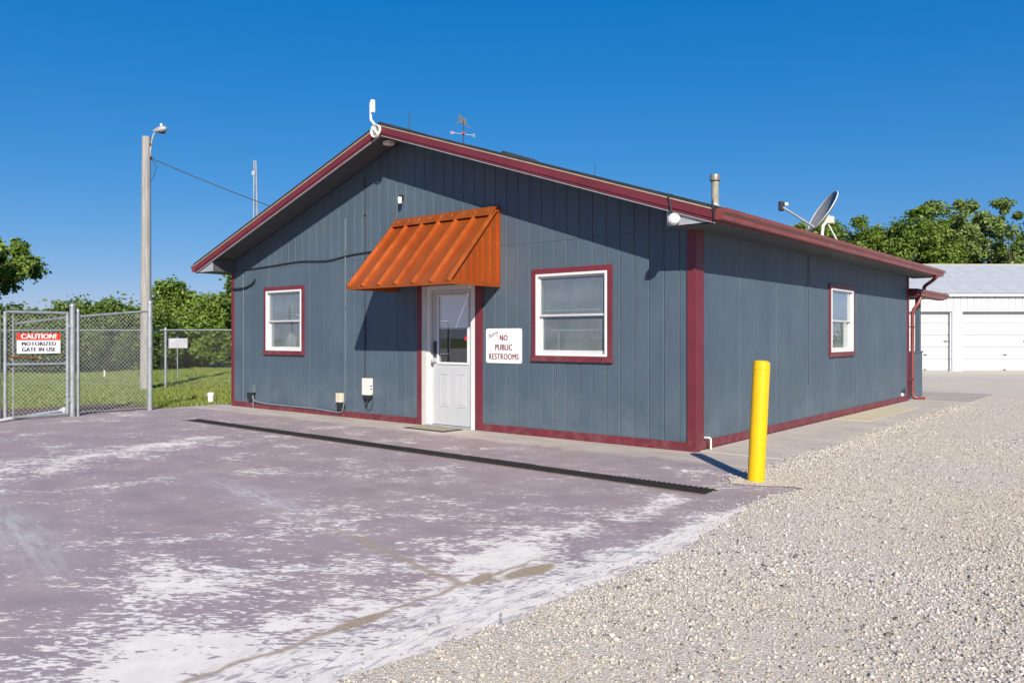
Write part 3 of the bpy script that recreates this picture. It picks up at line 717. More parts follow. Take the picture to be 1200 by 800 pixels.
# ridge cap
MB().prism([(RX - .17, Y0 - .008, roof_z(RX - .17, -.016)), (RX, Y0 - .008, HT + .016), (RX + .17, Y0 - .008, roof_z(RX + .17, -.016)), (RX + .17, Y0 - .008, roof_z(RX + .17, -.001)), (RX, Y0 - .008, HT + .001), (RX - .17, Y0 - .008, roof_z(RX - .17, -.001))], (0, Y1 - Y0 + .006, 0)).build('ridge_cap', 'shingle', roof)
for sgn in (1, -1):                              # boxed eaves
    xw = 0 if sgn > 0 else W0; xe = xw + sgn * EV; xin = xw - sgn * .10
    MB().box(min(xw, xe), max(xw, xe), .002, Y1 - .02, SOF, SOF + .018).build('soffit', 'soffit', roof)
    MB().prism([(xin, -OV + .006, SOF), (xe, -OV + .006, SOF), (xe, -OV + .006, roof_z(xe, .198) + .004), (xin, -OV + .006, roof_z(xin, .190))], (0, .02, 0)).build('eave_return', 'return', roof)
    MB().box(min(xin, xe), max(xin, xe), -OV + .028, .001, SOF, SOF + .016).build('soffit', 'soffit', roof)
    MB().box(min(xin, xin + sgn * .02), max(xin, xin + sgn * .02), -OV + .027, .0, SOF + .017, roof_z(xin, .14)).build('eave_return', 'soffit', roof)
    MB().box(min(xe, xe + sgn * .02), max(xe, xe + sgn * .02), -OV + .001, Y1 - .02, SOF - .004, roof_z(xe, .05)).build('fascia', 'trim', roof, bevel=.002)
    # K-style gutter
    g0 = xe + sgn * .021; zt = roof_z(xe, .045); s = sgn
    prof = [(0, zt), (0, zt - .118), (.075, zt - .118), (.085, zt - .095), (.082, zt - .07), (.115, zt - .035), (.122, zt - .005), (.122, zt + .004), (.112, zt + .004), (.112, zt - .008), (.106, zt - .03), (.074, zt - .068), (.077, zt - .092), (.071, zt - .110), (.004, zt - .110), (.004, zt)]
    MB().prism([(g0 + s * a, -OV - .03, z) for a, z in prof], (0, Y1 + OV + .03, 0)).build('gutter', 'gutter', roof)
    out = [(0, zt), (0, zt - .118), (.075, zt - .118), (.085, zt - .095), (.082, zt - .07), (.115, zt - .035), (.122, zt - .005), (.122, zt + .003)]
    for yy in (-OV - .033, Y1 + .0005):
        MB().prism([(g0 + s * a * 1.01, yy, z) for a, z in out], (0, .0025, 0)).build('gutter_end', 'gutter', roof)
# ridge vent box and vent stack, plumbing stubs
hp = side(612, 184, RX)
MB().prism([(RX - .28, 2.35, roof_z(RX - .28, -.02)), (RX, 2.35, HT + .10), (RX + .28, 2.35, roof_z(RX + .28, -.02)), (RX + .28, 2.35, roof_z(RX + .28, .0)), (RX - .28, 2.35, roof_z(RX - .28, .0))], (0, .95, 0)).build('ridge_vent', 'shingle', roof, bevel=.01)
vx, vy = -.3, 1.155; vz = roof_z(vx)
vp = MB().lathe([(.048, -.1), (.048, .36)], (vx, vy, vz), 20).build('vent_pipe', 'ventpaint', roof, smooth=True)
MB().lathe([(.055, .34), (.068, .35), (.068, .405), (.06, .43), (.0, .435)], (vx, vy, vz), 20).build('vent_cap', 'ventcap', vp, smooth=True)
MB().lathe([(.15, -.055), (.06, .02), (.052, .05)], (vx, vy, vz), 16).build('flashing', 'greymetal', vp, smooth=True)

# back porch (lean-to) at the far end of the side wall
MB().box(-3.2, -.001, LEN + .3, 12.35, 2.24, 2.30).build('porch_roof', 'shingle', ob)
MB().prism([(-3.2, LEN + .05, 2.52), (.17, LEN + .05, 2.335), (.17, LEN + .05, 2.365), (-3.2, LEN + .05, 2.55)], (0, 2.45, 0)).build('porch_roof', 'shingle', ob)
MB().box(.02, .168, LEN + .06, 12.38, 2.20, 2.332).build('porch_fascia', 'trim', ob, bevel=.003)
prof = [(0, 2.335), (0, 2.215), (.075, 2.215), (.085, 2.24), (.082, 2.265), (.115, 2.30), (.122, 2.33), (.122, 2.339), (.112, 2.339), (.106, 2.305), (.074, 2.268), (.071, 2.224), (.004, 2.224), (.004, 2.335)]
MB().prism([(.170 + a, LEN + .04, z) for a, z in prof], (0, 2.5, 0)).build('porch_gutter', 'gutter', ob)
hw = MB().box(-.10, -.004, LEN + .014, 11.02, .03, 1.0).build('porch_half_wall', 'siding', ob)
MB().box(-.12, .012, LEN + .016, 11.05, 1.001, 1.035).build('cap_rail', 'siding', hw, bevel=.004)
MB().box(-.10, -.004, 10.78, 10.90, 1.036, 2.238).build('porch_post', 'siding', ob, bevel=.004)
MB().box(-.10, -.004, LEN + .014, LEN + .13, 1.036, 2.238).build('porch_post', 'siding', ob, bevel=.004)
MB().box(-3.1, -.6, 10.95, 11.02, .03, 2.238).build('porch_shade_sheet', 'dark', ob)  # near-black sheet standing in for the shade inside the open porch
# downspouts
def spout(pts, name='downspout'):
    mb = MB(); mb.tube(smooth_path(pts, 5), .037, 10); return mb.build(name, 'gutter', ob, smooth=True)
yd = LEN + .09
ds = spout([(.20, yd + .12, 2.25), (.195, yd + .10, 2.16), (.15, yd + .04, 2.03), (.075, yd, 1.88), (.066, yd, 1.75), (.066, yd, .9), (.066, yd, .22), (.08, yd - .0, .10), (.16, yd + .03, .058), (.30, yd + .05, .052)])
for z in (1.55, .45): MB().box(.0, .115, yd - .05, yd + .05, z, z + .025).build('strap', 'gutter', ds)
spout([(.545, LEN - .05, 2.64), (.535, LEN - .04, 2.57), (.42, LEN + .10, 2.50), (.27, LEN + .26, 2.42), (.245, LEN + .28, 2.33)])

# ================================================================== THINGS ON THE BUILDING
# door awning
AX0, AX1, AD, AZ0, AZ1 = -5.12, -3.02, 1.0, 2.075, 3.15
aw = thing('awning', 'orange ribbed metal awning over the white front door', 'awning', (AX0, 0, AZ0))
aw_w = AX1 - AX0; ah = AZ1 - AZ0
sv = Vector((0, -AD, -ah)); sn = Vector((0, -ah, AD)).normalized()        # slope direction and its outward normal
def sp(x, t, h=0.): return Vector((x, -.02, ah)) + Vector((0, (-AD + .02) * t, -ah * t)) + sn * h
npan = 6; pw = aw_w / npan
for k in range(npan):
    MB().prism([sp(k * pw + .002, 0), sp((k + 1) * pw - .002, 0), sp((k + 1) * pw - .002, 1), sp(k * pw + .002, 1)], sn * .012).build('roof_panel', 'awning', aw)
for k in range(npan + 1):
    xr_ = min(max(k * pw, .022), aw_w - .022); hb, ht, hh = .036, .012, .046
    a = [sp(xr_ - hb, .035, .0125), sp(xr_ - ht, .035, .0125 + hh), sp(xr_ + ht, .035, .0125 + hh), sp(xr_ + hb, .035, .0125)]
    MB().prism(a, sp(0, 1.006) - sp(0, .035)).build('rib', 'awning', aw, bevel=.003)
MB().prism([sp(-.01, -.004, .0), sp(-.01, -.004, .056), sp(-.01, .115, .056), sp(-.01, .12, .050), sp(-.01, .012, .050)], (aw_w + .02, 0, 0)).build('head_flashing', 'awning', aw)
for k in range(9): MB().lathe([(.009, 0), (.008, .005), (.0, .007)], sp(.12 + k * (aw_w - .24) / 8, .05, .056), 8, sn).build('screw', 'beige', aw)
MB().box(-.004, aw_w + .004, -AD - .012, -AD + .022, -.030, .008).build('front_edge', 'awning', aw, bevel=.003)
for xs_, nm in ((0.0, 1), (aw_w, -1)):
    xa = xs_ + (.002 if nm > 0 else -.002)
    tri = [(xa, -.03, .0), (xa, -AD + .04, .0), (xa, -.03, ah - .045)]
    sp_ = MB().prism(tri, (nm * .012, 0, 0)).build('side_panel', 'awning', aw)
    o_ = -nm
    for yb in (-.20, -.34, -.46, -.58, -.72, -.84):
        ztop = ah * (1 + (yb) / AD) - .07
        wd = .022 if yb in (-.34, -.72) else .007
        if ztop > .05: MB().box(min(xa, xa + o_ * .016), max(xa, xa + o_ * .016), yb - wd, yb + wd, .032, ztop).build('rib', 'awning', aw, bevel=.003)
    MB().box(min(xa, xa + o_ * .020), max(xa, xa + o_ * .020), -AD + .024, -.004, -.028, .030).build('bottom_rail', 'awning', aw, bevel=.003)
    MB().box(min(xa, xa + o_ * .021), max(xa, xa + o_ * .021), -.045, -.003, .031, ah - .01).build('wall_rail', 'awning', aw, bevel=.003)

# restroom sign
s0, s1 = front(570, 385), front(612, 426); sw, sh = s1.x - s0.x, s0.z - s1.z
sg = thing('wall_sign', 'white square sign reading Sorry NO PUBLIC RESTROOMS right of door', 'sign', ((s0.x + s1.x) / 2, -.004, (s0.z + s1.z) / 2))
r = .03; pl = []
for cx_, cz_, a0 in ((sw / 2 - r, sh / 2 - r, 0), (-sw / 2 + r, sh / 2 - r, 90), (-sw / 2 + r, -sh / 2 + r, 180), (sw / 2 - r, -sh / 2 + r, 270)):
    for k in range(5): a = math.radians(a0 + k * 22.5); pl.append((cx_ + r * math.cos(a), 0, cz_ + r * math.sin(a)))
MB().prism(pl, (0, -.004, 0)).build('board', 'signwhite', sg)
fr_ = (math.pi / 2, 0, 0)
text_mesh('NO', .118, 'signmaroon', 'lettering', sg, (.0, -.0052, .108), fr_, .76, .005, space=1.12)
text_mesh('PUBLIC', .118, 'signmaroon', 'lettering', sg, (0, -.0052, -.025), fr_, .76, .005, space=1.12)
text_mesh('RESTROOMS', .118, 'signmaroon', 'lettering', sg, (0, -.0052, -.155), fr_, .76, .004, space=1.12)
text_mesh('Sorry', .090, 'signgrey', 'lettering', sg, (-.20, -.0052, .160), (math.pi / 2, -.33, 0), .95, .003, shear=.35)
for q in ((0, .22), (0, -.225), (.29, .2)): MB().lathe([(.007, 0), (.006, .003), (0, .004)], (q[0], -.004, q[1]), 8, (0, -1, 0)).build('screw', 'greymetal', sg)

# utility boxes, conduits and cables on the front wall
def fx(px, py): return front(px, py)
bxs = thing('meter_box', 'cream utility box with black lower half at the end of a grey cable', 'utility box', (-6.53, 0, .20))
MB().box(-.075, .065, -.075, -.001, .045, .20).build('cover', 'cream', bxs, bevel=.008)
MB().box(-.062, .055, -.062, -.001, -.09, .043).build('base', 'black', bxs, bevel=.006)
MB().lathe([(.012, 0), (.012, .05)], (.066, -.035, -.02), 8, (1, 0, 0)).build('fitting', 'black', bxs)
b2 = thing('junction_box', 'white utility box hanging between the cream box and the front door', 'utility box', (-5.80, 0, .40))
MB().box(-.10, .075, -.095, -.001, .0, .275).build('cover', 'offwhite', b2, bevel=.01)
MB().box(-.085, .06, -.08, -.001, -.062, -.002).build('base', 'black', b2, bevel=.008)
for zz in (.09, .14): MB().box(.0755, .078, -.06, -.03, zz, zz + .02).build('knockout', 'black', b2)
MB().box(-.03, .05, -.06, -.02, .276, .292).build('lug', 'steelframe', b2)
MB().tube(smooth_path([(-.02, -.05, -.06), (-.015, -.055, -.13), (-.06, -.04, -.19), (-.11, -.03, -.12), (-.115, -.02, .05), (-.115, -.012, .3)], 5), .009, 6).build('cable', 'cable', b2, smooth=True)
MB().tube(smooth_path([(.06, -.03, .1), (.09, -.02, -.1), (.02, -.018, -.24), (-.09, -.018, -.22), (-.13, -.015, -.05)], 6), .004, 5).build('cable', 'cable', b2, smooth=True)
b3 = thing('outdoor_outlet', 'blue-grey outlet box with black plug near the left corner', 'outlet', (-9.14, 0, .26))
MB().box(-.07, .07, -.07, -.001, .03, .19).build('cover', 'conduit', b3, bevel=.01)
MB().box(-.13, .02, -.085, -.001, -.10, .03).build('plug', 'black', b3, bevel=.008)
MB().tube([(.0, -.03, .0), (.0, -.03, -.255)], .012, 8).build('pipe', 'greycable', b3, smooth=True)
tag(MB().tube(smooth_path([(-9.12, -.05, .24), (-9.06, -.05, .14), (-8.7, -.035, .105), (-8.0, -.032, .10), (-7.2, -.032, .095), (-6.75, -.034, .075), (-6.5, -.04, .08), (-6.44, -.04, .17), (-6.42, -.03, .30)], 6), .014, 8).build('ground_cable', 'greycable', None, True),
    'grey cable sagging along the red base trim between the two left boxes', 'cable')
def conduit(x, z0_, z1_, r, mat, lab, straps=2):
    t = thing('conduit', lab, 'conduit', (x, -r - .001, z0_))
    MB().tube([(0, 0, 0), (0, 0, z1_ - z0_)], r, 8).build('pipe', mat, t, smooth=True)
    for k in range(straps): z = (z1_ - z0_) * (k + .6) / (straps + .2); MB().box(-.022, .022, -r - .002, r - .001, z, z + .018).build('strap', mat, t)
    return t
conduit(-9.50, .10, 2.56, .013, 'conduit', 'grey-blue conduit running up beside the left corner of the front wall')
conduit(-6.42, .30, 3.34, .013, 'conduit', 'painted conduit rising from the cream box to the gable', 3)
conduit(-5.92, .66, 3.95, .009, 'cable', 'black cable running straight up from the white box past the awning', 3)
tag(MB().tube(smooth_path([(-9.45, -.012, 2.635), (-8.6, -.014, 2.66), (-7.7, -.016, 2.69), (-6.9, -.016, 2.66), (-6.3, -.016, 2.715), (-5.6, -.016, 2.735), (-5.2, -.016, 2.72)], 6), .012, 6).build('wall_cable', 'cable', None, True),
    'black cable strung across the front wall from left corner to awning', 'cable')
tag(MB().tube(smooth_path([(-9.935, -.035, 2.30), (-9.75, -.035, 2.285), (-9.45, -.03, 2.29), (-9.2, -.03, 2.35), (-9.12, -.03, 2.40), (-9.10, -.012, 2.45)], 6), .016, 6).build('service_cable', 'cable', None, True),
    'short thick black cable at the left corner above the left window', 'cable')
# gable lamp, spotlight, security camera
gl = thing('wall_camera', 'small white camera with dark bracket on the gable above the awning', 'camera', (-5.02, 0, 3.52))
MB().box(-.035, .025, -.05, -.001, -.02, .05).build('bracket', 'black', gl, bevel=.005)
MB().lathe([(.0, 0), (.03, .004), (.032, .09), (.026, .10), (0, .102)], (.02, -.08, -.09), 14).build('body', 'whiteplastic', gl, smooth=True)
MB().lathe([(.026, 0), (.022, .015), (0, .018)], (.02, -.08, -.108), 12).build('lens', 'black', gl, smooth=True)
fp = front(461, 172, -.22)
fl = thing('floodlight', 'small floodlight tucked under the ridge of the front gable', 'light', (-5.02, -.23, 4.365))
MB().tube([(.0, .0, .10), (.0, -.0, .02)], .02, 8).build('stem', 'darkmetal', fl)
MB().box(-.10, .04, -.10, .03, -.05, .02).build('housing', 'offwhite', fl, bevel=.015)
sc = thing('security_camera', 'round white security camera below the right end of the front eave', 'camera', (.03, -OV - .02, 2.665))
MB().lathe([(.0, 0), (.05, .0), (.058, .02), (.06, .05), (.066, .06), (.066, .075), (.055, .10), (.035, .118), (0, .125)], (0, 0, 0), 24, (.0, -1, -.12)).build('body', 'whiteplastic', sc, smooth=True)
MB().lathe([(.02, 0), (.018, .01), (0, .012)], (-.035, -.105, -.035), 12, (-.55, -1, -.5)).build('lens', 'greymetal', sc, smooth=True)
MB().tube(smooth_path([(-.03, -.02, .03), (-.06, -.022, .12), (-.075, -.024, .20), (-.09, -.02, .275), (-.08, .05, .285)], 5), .011, 6).build('cable', 'cable', sc, smooth=True)
tag(MB().tube(smooth_path([(.50, -OV - .05, 2.615), (.49, -OV - .048, 2.70), (.475, -OV - .046, 2.79), (.46, -OV - .02, 2.83)], 4), .010, 6).build('hanging_cable', 'cable', None, True),
    'short black cable over the fascia where the front eave meets the gutter', 'cable')
# ridge antenna with coil
an = thing('antenna', 'white stick antenna on a bent mast at the front ridge', 'antenna', (-5.0, -OV - .05, 4.46))
MB().tube(smooth_path([(0, 0, 0), (-.02, -.0, .08), (-.10, 0, .17), (-.135, 0, .22), (-.135, 0, .47)], 5), .019, 10).build('mast', 'whiteplastic', an, smooth=True)
MB().box(-.112, -.058, -.04, .03, .30, .50).build('radio', 'whiteplastic', an, bevel=.02)
MB().box(-.06, .05, .0, .055, -.05, .05).build('bracket', 'greymetal', an, bevel=.005)
cl = thing('cable_coil', 'coil of white cable hanging on the fascia at the ridge', 'cable', (-4.985, -OV - .085, 4.465))
for k in range(6):
    rr = .085 + random.uniform(-.012, .012); ox, oz = random.uniform(-.012, .012), random.uniform(-.012, .012)
    MB().tube([(ox + rr * math.cos(a * .2618) * 1.0, -.008 * k + .028, oz + rr * math.sin(a * .2618)) for a in range(25)], .0075, 6, False).build('loop', 'cream' if k % 2 else 'whiteplastic', cl, smooth=True)
MB().tube([(-.07, 0, .06), (.0, -.01, .0), (.06, 0, -.07)], .02, 8).build('tie', 'whiteplastic', cl, smooth=True)
MB().box(-.03, .03, -.012, .05, -.03, .03).build('hook', 'greymetal', cl)
# weathervane and rods on the ridge
vy_ = 1.32
wv = thing('weathervane', 'small dark weathervane with compass letters on the roof ridge', 'weathervane', (RX, vy_, HT + .01))
MB().tube([(0, 0, 0), (0, 0, .42)], .008, 6).build('rod', 'darkmetal', wv)
MB().tube([tuple(RGT * -.16 + UP * .20), tuple(RGT * .16 + UP * .16)], .005, 5).build('cross_arm', 'greymetal', wv)
MB().tube([tuple(FWD * -.15 + UP * .18), tuple(FWD * .15 + UP * .18)], .005, 5).build('cross_arm', 'greymetal', wv)
MB().lathe([(0, -.03), (.028, -.015), (.03, .01), (0, .03)], (0, 0, .19), 10).build('ball', 'signred', wv, smooth=True)
for d, s_ in ((RGT * -.19 + UP * .20, 'W'), (RGT * .18 + UP * .155, 'E')):
    text_mesh(s_, .075, 'beige', 'compass_letter', wv, tuple(d), (math.pi / 2, 0, TH), .9, .003)
ar = [(-.16, -.045), (-.06, .035), (-.10, .06), (-.12, .12), (-.085, .13), (-.06, .165), (-.035, .12), (-.01, .135), (.0, .10), (.045, .11), (.07, .06), (.05, .03), (.09, -.03), (.15, -.055), (.17, -.075), (.13, -.085), (.04, -.03), (-.04, -.0), (-.14, -.06)]
MB().prism([tuple(RGT * (x * .8) + UP * (z * .75 - x * .22 + .37)) for x, z in ar], tuple(FWD * .006)).build('vane', 'darkmetal', wv)
def rod(x, y, h, lab):
    t = thing('lightning_rod', lab, 'rod', (x, y, roof_z(x)), group=None)
    MB().tube([(0, 0, -.01), (0, 0, .05)], .018, 8).build('base', 'darkmetal', t); MB().tube([(0, 0, .04), (0, 0, h)], [.007, .004], 6).build('rod', 'darkmetal', t)
rod(RX, .08, .33, 'thin lightning rod on the ridge nearest the white antenna')
rod(RX, 5.31, .38, 'thin lightning rod far along the ridge, right of the weathervane')
# satellite dish
dx, dy = -.30, 5.27; dz = roof_z(dx)
sdh = thing('satellite_dish', 'grey satellite dish on the right slope of the office roof', 'dish', (dx, dy, dz))
Nd = (RGT * -.84 + UP * .54 - FWD * .02).normalized(); ctr = RGT * .02 + UP * .46
q = Nd.to_track_quat('Z', 'Y'); mb = MB(); nr, na = 8, 36
vv = []; ff = []
for thick in (0, 1):
    for i in range(nr + 1):
        for j in range(na):
            r_ = i / nr; a = 2 * math.pi * j / na
            vv.append(tuple(ctr + q @ Vector((.33 * r_ * math.cos(a), .385 * r_ * math.sin(a), .085 * (r_ * r_ - 1) - .012 * thick))))
o1 = (nr + 1) * na
for i in range(nr):
    for j in range(na):
        k = i * na + j; k2 = i * na + (j + 1) % na
        ff.append((k, k2, k2 + na, k + na)); ff.append((o1 + k, o1 + k + na, o1 + k2 + na, o1 + k2))
for j in range(na): k = nr * na + j; k2 = nr * na + (j + 1) % na; ff.append((k, k2, o1 + k2, o1 + k))
mb.add(vv, ff); mb.build('reflector', 'dish', sdh, smooth=True)
rim = [ctr + q @ Vector((.333 * math.cos(2 * math.pi * j / 40), .388 * math.sin(2 * math.pi * j / 40), -.003)) for j in range(41)]
MB().tube(rim, .009, 6, False).build('rim', 'offwhite', sdh, smooth=True)
foot = RGT * -.10 + UP * .16
lnb = RGT * -.70 + UP * .50 - FWD * .10
MB().tube([tuple(foot), tuple(lnb)], .020, 8).build('feed_arm', 'greymetal', sdh)
d_ = (lnb - foot).normalized()
MB().box(-.04, .03, -.05, .05, -.06, .10).build('feed_head', 'darkmetal', sdh, bevel=.012).location = tuple(lnb + RGT * -.02)
MB().lathe([(.0, 0), (.028, .004), (.032, .05), (.022, .06), (0, .062)], tuple(lnb + RGT * .03 + UP * .05), 12, tuple(RGT)).build('feed_horn', 'whiteplastic', sdh, smooth=True)
MB().tube([(.0, .0, -.02), (.02, .0, .20), tuple(RGT * .10 + UP * .30)], .028, 10).build('mast', 'offwhite', sdh, smooth=True)
MB().box(-.06, .06, -.05, .05, .24, .36).build('mount_bracket', 'offwhite', sdh, bevel=.01).location = tuple(RGT * .14)
MB().tube([tuple(RGT * .14 + UP * .30), tuple(ctr - Nd * .08)], .03, 8).build('bracket_arm', 'greymetal', sdh)
MB().tube([tuple(RGT * .10 + UP * .25), tuple(RGT * .26 + UP * -.04)], .012, 6).build('stay', 'offwhite', sdh)
MB().box(-.16, .16, -.12, .12, -.015, .02).build('foot_plate', 'offwhite', sdh, bevel=.004).rotation_euler = (0, math.atan(K), 0)
# side wall cable and spigots
t = thing('side_conduit', 'dark vertical cable on the side wall left of its window', 'conduit', (.012, 3.76, .62))
MB().tube(smooth_path([(0, 0, 0), (0, 0, 1.93), (.0, .01, 1.95), (.10, .06, 1.965), (.30, .12, 1.97)], 3), .0065, 6).build('pipe', 'conduit', t, smooth=True)
for z in (.9, 1.45): MB().box(-.012, .014, -.02, .02, z, z + .02).build('strap', 'conduit', t)
spg = thing('water_pipe', 'white pipe elbow at the foot of the near corner', 'pipe', (.02, .20, .02))
MB().tube(smooth_path([(-.01, .0, .13), (.05, .0, .135), (.075, 0, .12), (.078, 0, .07), (.078, 0, -.005)], 4), .012, 8).build('pipe', 'offwhite', spg, smooth=True)
spg = thing('hose_tap', 'small tap low on the side wall near the downspout', 'tap', (.0, 9.25, .17))
MB().box(-.002, .03, -.05, .05, -.04, .02).build('plate', 'offwhite', spg); MB().tube([(0, 0, .05), (.06, 0, .06), (.075, 0, .02)], .018, 8).build('spout', 'darkmetal', spg); MB().tube([(.05, 0, .06), (.05, 0, .14)], .012, 6).build('stem', 'darkmetal', spg)
# doormat
mt = thing('doormat', 'tan doormat with black border before the front door', 'mat', (-4.05, -.30, .001), -.03)
MB().box(-.43, .43, -.20, .20, .0, .008).build('border', 'matblack', mt, bevel=.003); MB().box(-.37, .37, -.145, .145, .0085, .013).build('pile', 'mattan', mt, bevel=.003)

# ================================================================== YARD
# bollard
bo = thing('bollard', 'leaning bright yellow bollard at the edge of the gravel', 'bollard', (1.312, -1.388, .0)); bo.rotation_euler = (0, 0, TH)
lean = Vector((.052, .01, 1)).normalized()
MB().lathe([(.078, -.05), (.078, 1.085), (.074, 1.112), (.055, 1.128), (.0, 1.132)], (0, 0, 0), 28, tuple(lean)).build('sleeve', 'yellow', bo, smooth=True)
MB().lathe([(.0805, 1.05), (.0805, 1.056)], (0, 0, 0), 28, tuple(lean)).build('seam', 'yellow', bo, smooth=True)

# chain link
def chain(p0, p1, z0_, z1a, z1b, cell, r, name, parent, sagz=0.):
    p0 = Vector(p0); p1 = Vector(p1); L = (p1 - p0).length; d = (p1 - p0) / L; nrm = Vector((-d.y, d.x, 0)); H = max(z1a, z1b) - z0_
    V = []; Fc = []
    for sgn in (1, -1):
        n = int((L + H) / cell) + 2
        for k in range(n):
            s = k * cell - (H if sgn > 0 else 0)
            def top(u): return z1a + (z1b - z1a) * u / L
            a0, b0 = max(0, s if sgn > 0 else s - H), min(L, s + H if sgn > 0 else s)
            if b0 - a0 < .01: continue
            def zz(u): return z0_ + ((u - s) if sgn > 0 else (s - u))
            pts = [(u, zz(u)) for u in (a0, b0)]
            # clip to the sloping top rail
            (ua, za), (ub, zb) = pts
            if za > top(ua) and zb > top(ub): continue
            for _ in range(2):
                for (pa, pb, w_) in (((ua, za), (ub, zb), 0), ((ub, zb), (ua, za), 1)):
                    if pa[1] > top(pa[0]) + 1e-6:
                        fa = pa[1] - top(pa[0]); fb = pb[1] - top(pb[0]); q_ = fa / (fa - fb); nu = pa[0] + (pb[0] - pa[0]) * q_; nz = pa[1] + (pb[1] - pa[1]) * q_
                        if w_ == 0: ua, za = nu, nz
                        else: ub, zb = nu, nz
            off = nrm * (r * .9 * sgn)
            A = p0 + d * ua + off; A.z = za; Bq = p0 + d * ub + off; Bq.z = zb
            ax = (Bq - A).normalized(); e1 = nrm; e2 = ax.cross(nrm)
            k0 = len(V)
            for P in (A, Bq):
                for j in range(3): an_ = 2.094 * j; V.append(tuple(P + (e1 * math.cos(an_) + e2 * math.sin(an_)) * r))
            Fc += [(k0, k0 + 1, k0 + 4, k0 + 3), (k0 + 1, k0 + 2, k0 + 5, k0 + 4), (k0 + 2, k0, k0 + 3, k0 + 5)]
    me = bpy.data.meshes.new(name); me.from_pydata(V, [], Fc); me.materials.append(M['wire'])
    o = link(bpy.data.objects.new(name, me), parent); tag(o, kind='stuff'); return o
FX = -10.1
def post(mb_parent, x, y, h, r, name='post', cap=True):
    o = MB().lathe([(r, -.05), (r, h)], (x, y, 0), 14).build(name, 'galv', mb_parent, smooth=True)
    if cap: MB().lathe([(r * 1.12, h - .015), (r * 1.12, h + .01), (r * .7, h + .035), (0, h + .045)], (x, y, 0), 14).build('post_cap', 'galv', o, smooth=True)
    return o
def rail(parent, a, b, r=.021, name='rail'): return MB().tube([a, b], r, 10).build(name, 'galv', parent, smooth=True)
# near fence bay
nf = thing('chain_link_fence', 'short grey chain-link fence bay between gate and lawn', 'fence', (0, 0, 0))
pa = (FX, -2.885); pb = (-10.2, -1.50)
post(nf, pa[0], pa[1], 1.88, .045); post(nf, pb[0], pb[1], 1.98, .045); post(nf, FX - .01, -2.79, 1.79, .024)
rail(nf, (FX - .02, -2.86, 1.685), (pb[0], pb[1], 1.825)); rail(nf, (FX - .03, -2.80, .06), (pb[0] - .01, pb[1], .05), .006, 'tension_wire')
chain((FX - .02, -2.80, 0), (pb[0], pb[1] - .03, 0), .04, 1.68, 1.81, .070, .0029, 'chain_link_mesh', nf)
for z in (.35, .75, 1.15, 1.5):
    for p in (pa, pb): MB().lathe([(.051, 0), (.051, .02)], (p[0], p[1], z), 12).build('tie_band', 'galv', nf, smooth=True)
# gate leaf
gt = thing('gate', 'grey chain-link gate leaf carrying the red and white caution sign', 'gate', (0, 0, 0))
gy0, gy1 = -3.90, -2.965
for yy in (gy0, gy1): rail(gt, (FX, yy, .045), (FX, yy, 1.755), .026, 'gate_frame')
for z in (1.75, .05): rail(gt, (FX, gy0, z), (FX, gy1, z), .024, 'gate_frame')
rail(gt, (FX, gy0, .905), (FX, gy1, .895), .022, 'mid_rail'); rail(gt, (FX - .05, -3.78, 1.555), (FX - .04, gy1, 1.675), .018, 'brace')
rail(gt, (FX - .02, gy0 + .12, .06), (FX - .02, gy0 + .12, 1.70), .010, 'tension_bar')
chain((FX - .015, gy0 + .02, 0), (FX - .015, gy1 - .02, 0), .06, 1.735, 1.735, .070, .0029, 'chain_link_mesh', gt)
for z in (.25, 1.5): MB().box(FX - .03, FX + .035, gy1 + .012, gy1 + .05, z, z + .06).build('hinge', 'galv', gt, bevel=.005)
for z in (.35, .75, 1.25, 1.62): MB().lathe([(.031, 0), (.031, .02)], (FX, gy1, z), 10).build('tie_band', 'galv', gt, smooth=True)
tag(MB().tube([(FX + .01, -3.86, 1.03), (FX + .02, -3.6, 1.02), (FX + .02, -3.42, 1.0)], .009, 6).build('orange_strap', 'awning', None, True), 'faded orange strap tied across the gate mesh under the caution sign', 'strap')
g2_ = thing('sliding_gate', 'far chain-link gate section at the left picture edge', 'gate', (0, 0, 0))
for yy in (-3.975, -6.2): rail(g2_, (FX - .06, yy, .045), (FX - .06, yy, 1.78), .034, 'gate_frame')
for z in (1.75, .06, .9): rail(g2_, (FX - .06, -6.2, z), (FX - .06, -3.975, z), .024, 'gate_frame')
chain((FX - .07, -6.18, 0), (FX - .07, -3.99, 0), .06, 1.735, 1.735, .070, .0029, 'chain_link_mesh', g2_)
# caution sign
c0, c1 = side(19.5, 390, FX + .03), side(70.5, 413.5, FX + .03)
cs = thing('caution_sign', 'red and white CAUTION MOTORIZED GATE IN USE sign on the gate', 'sign', (FX + .034, (c0.y + c1.y) / 2, (c0.z + c1.z) / 2), math.pi / 2)
cw, ch_ = abs(c1.y - c0.y), c0.z - c1.z
MB().box(-cw / 2, cw / 2, -.003, .0, -ch_ / 2, ch_ / 2).build('board', 'signwhite', cs)
MB().box(-cw / 2, cw / 2, -.0042, -.0032, ch_ * .145, ch_ / 2).build('header', 'signred', cs)
text_mesh('CAUTION!', .112, 'signwhite', 'lettering', cs, (0, -.0052, ch_ * .325), fr_, 1.0, .004)
text_mesh('MOTORIZED', .092, 'signnavy', 'lettering', cs, (0, -.0045, -ch_ * .045), fr_, .90, .005, space=1.12)
text_mesh('GATE IN USE', .092, 'signnavy', 'lettering', cs, (0, -.0045, -ch_ * .32), fr_, .88, .005, space=1.1)
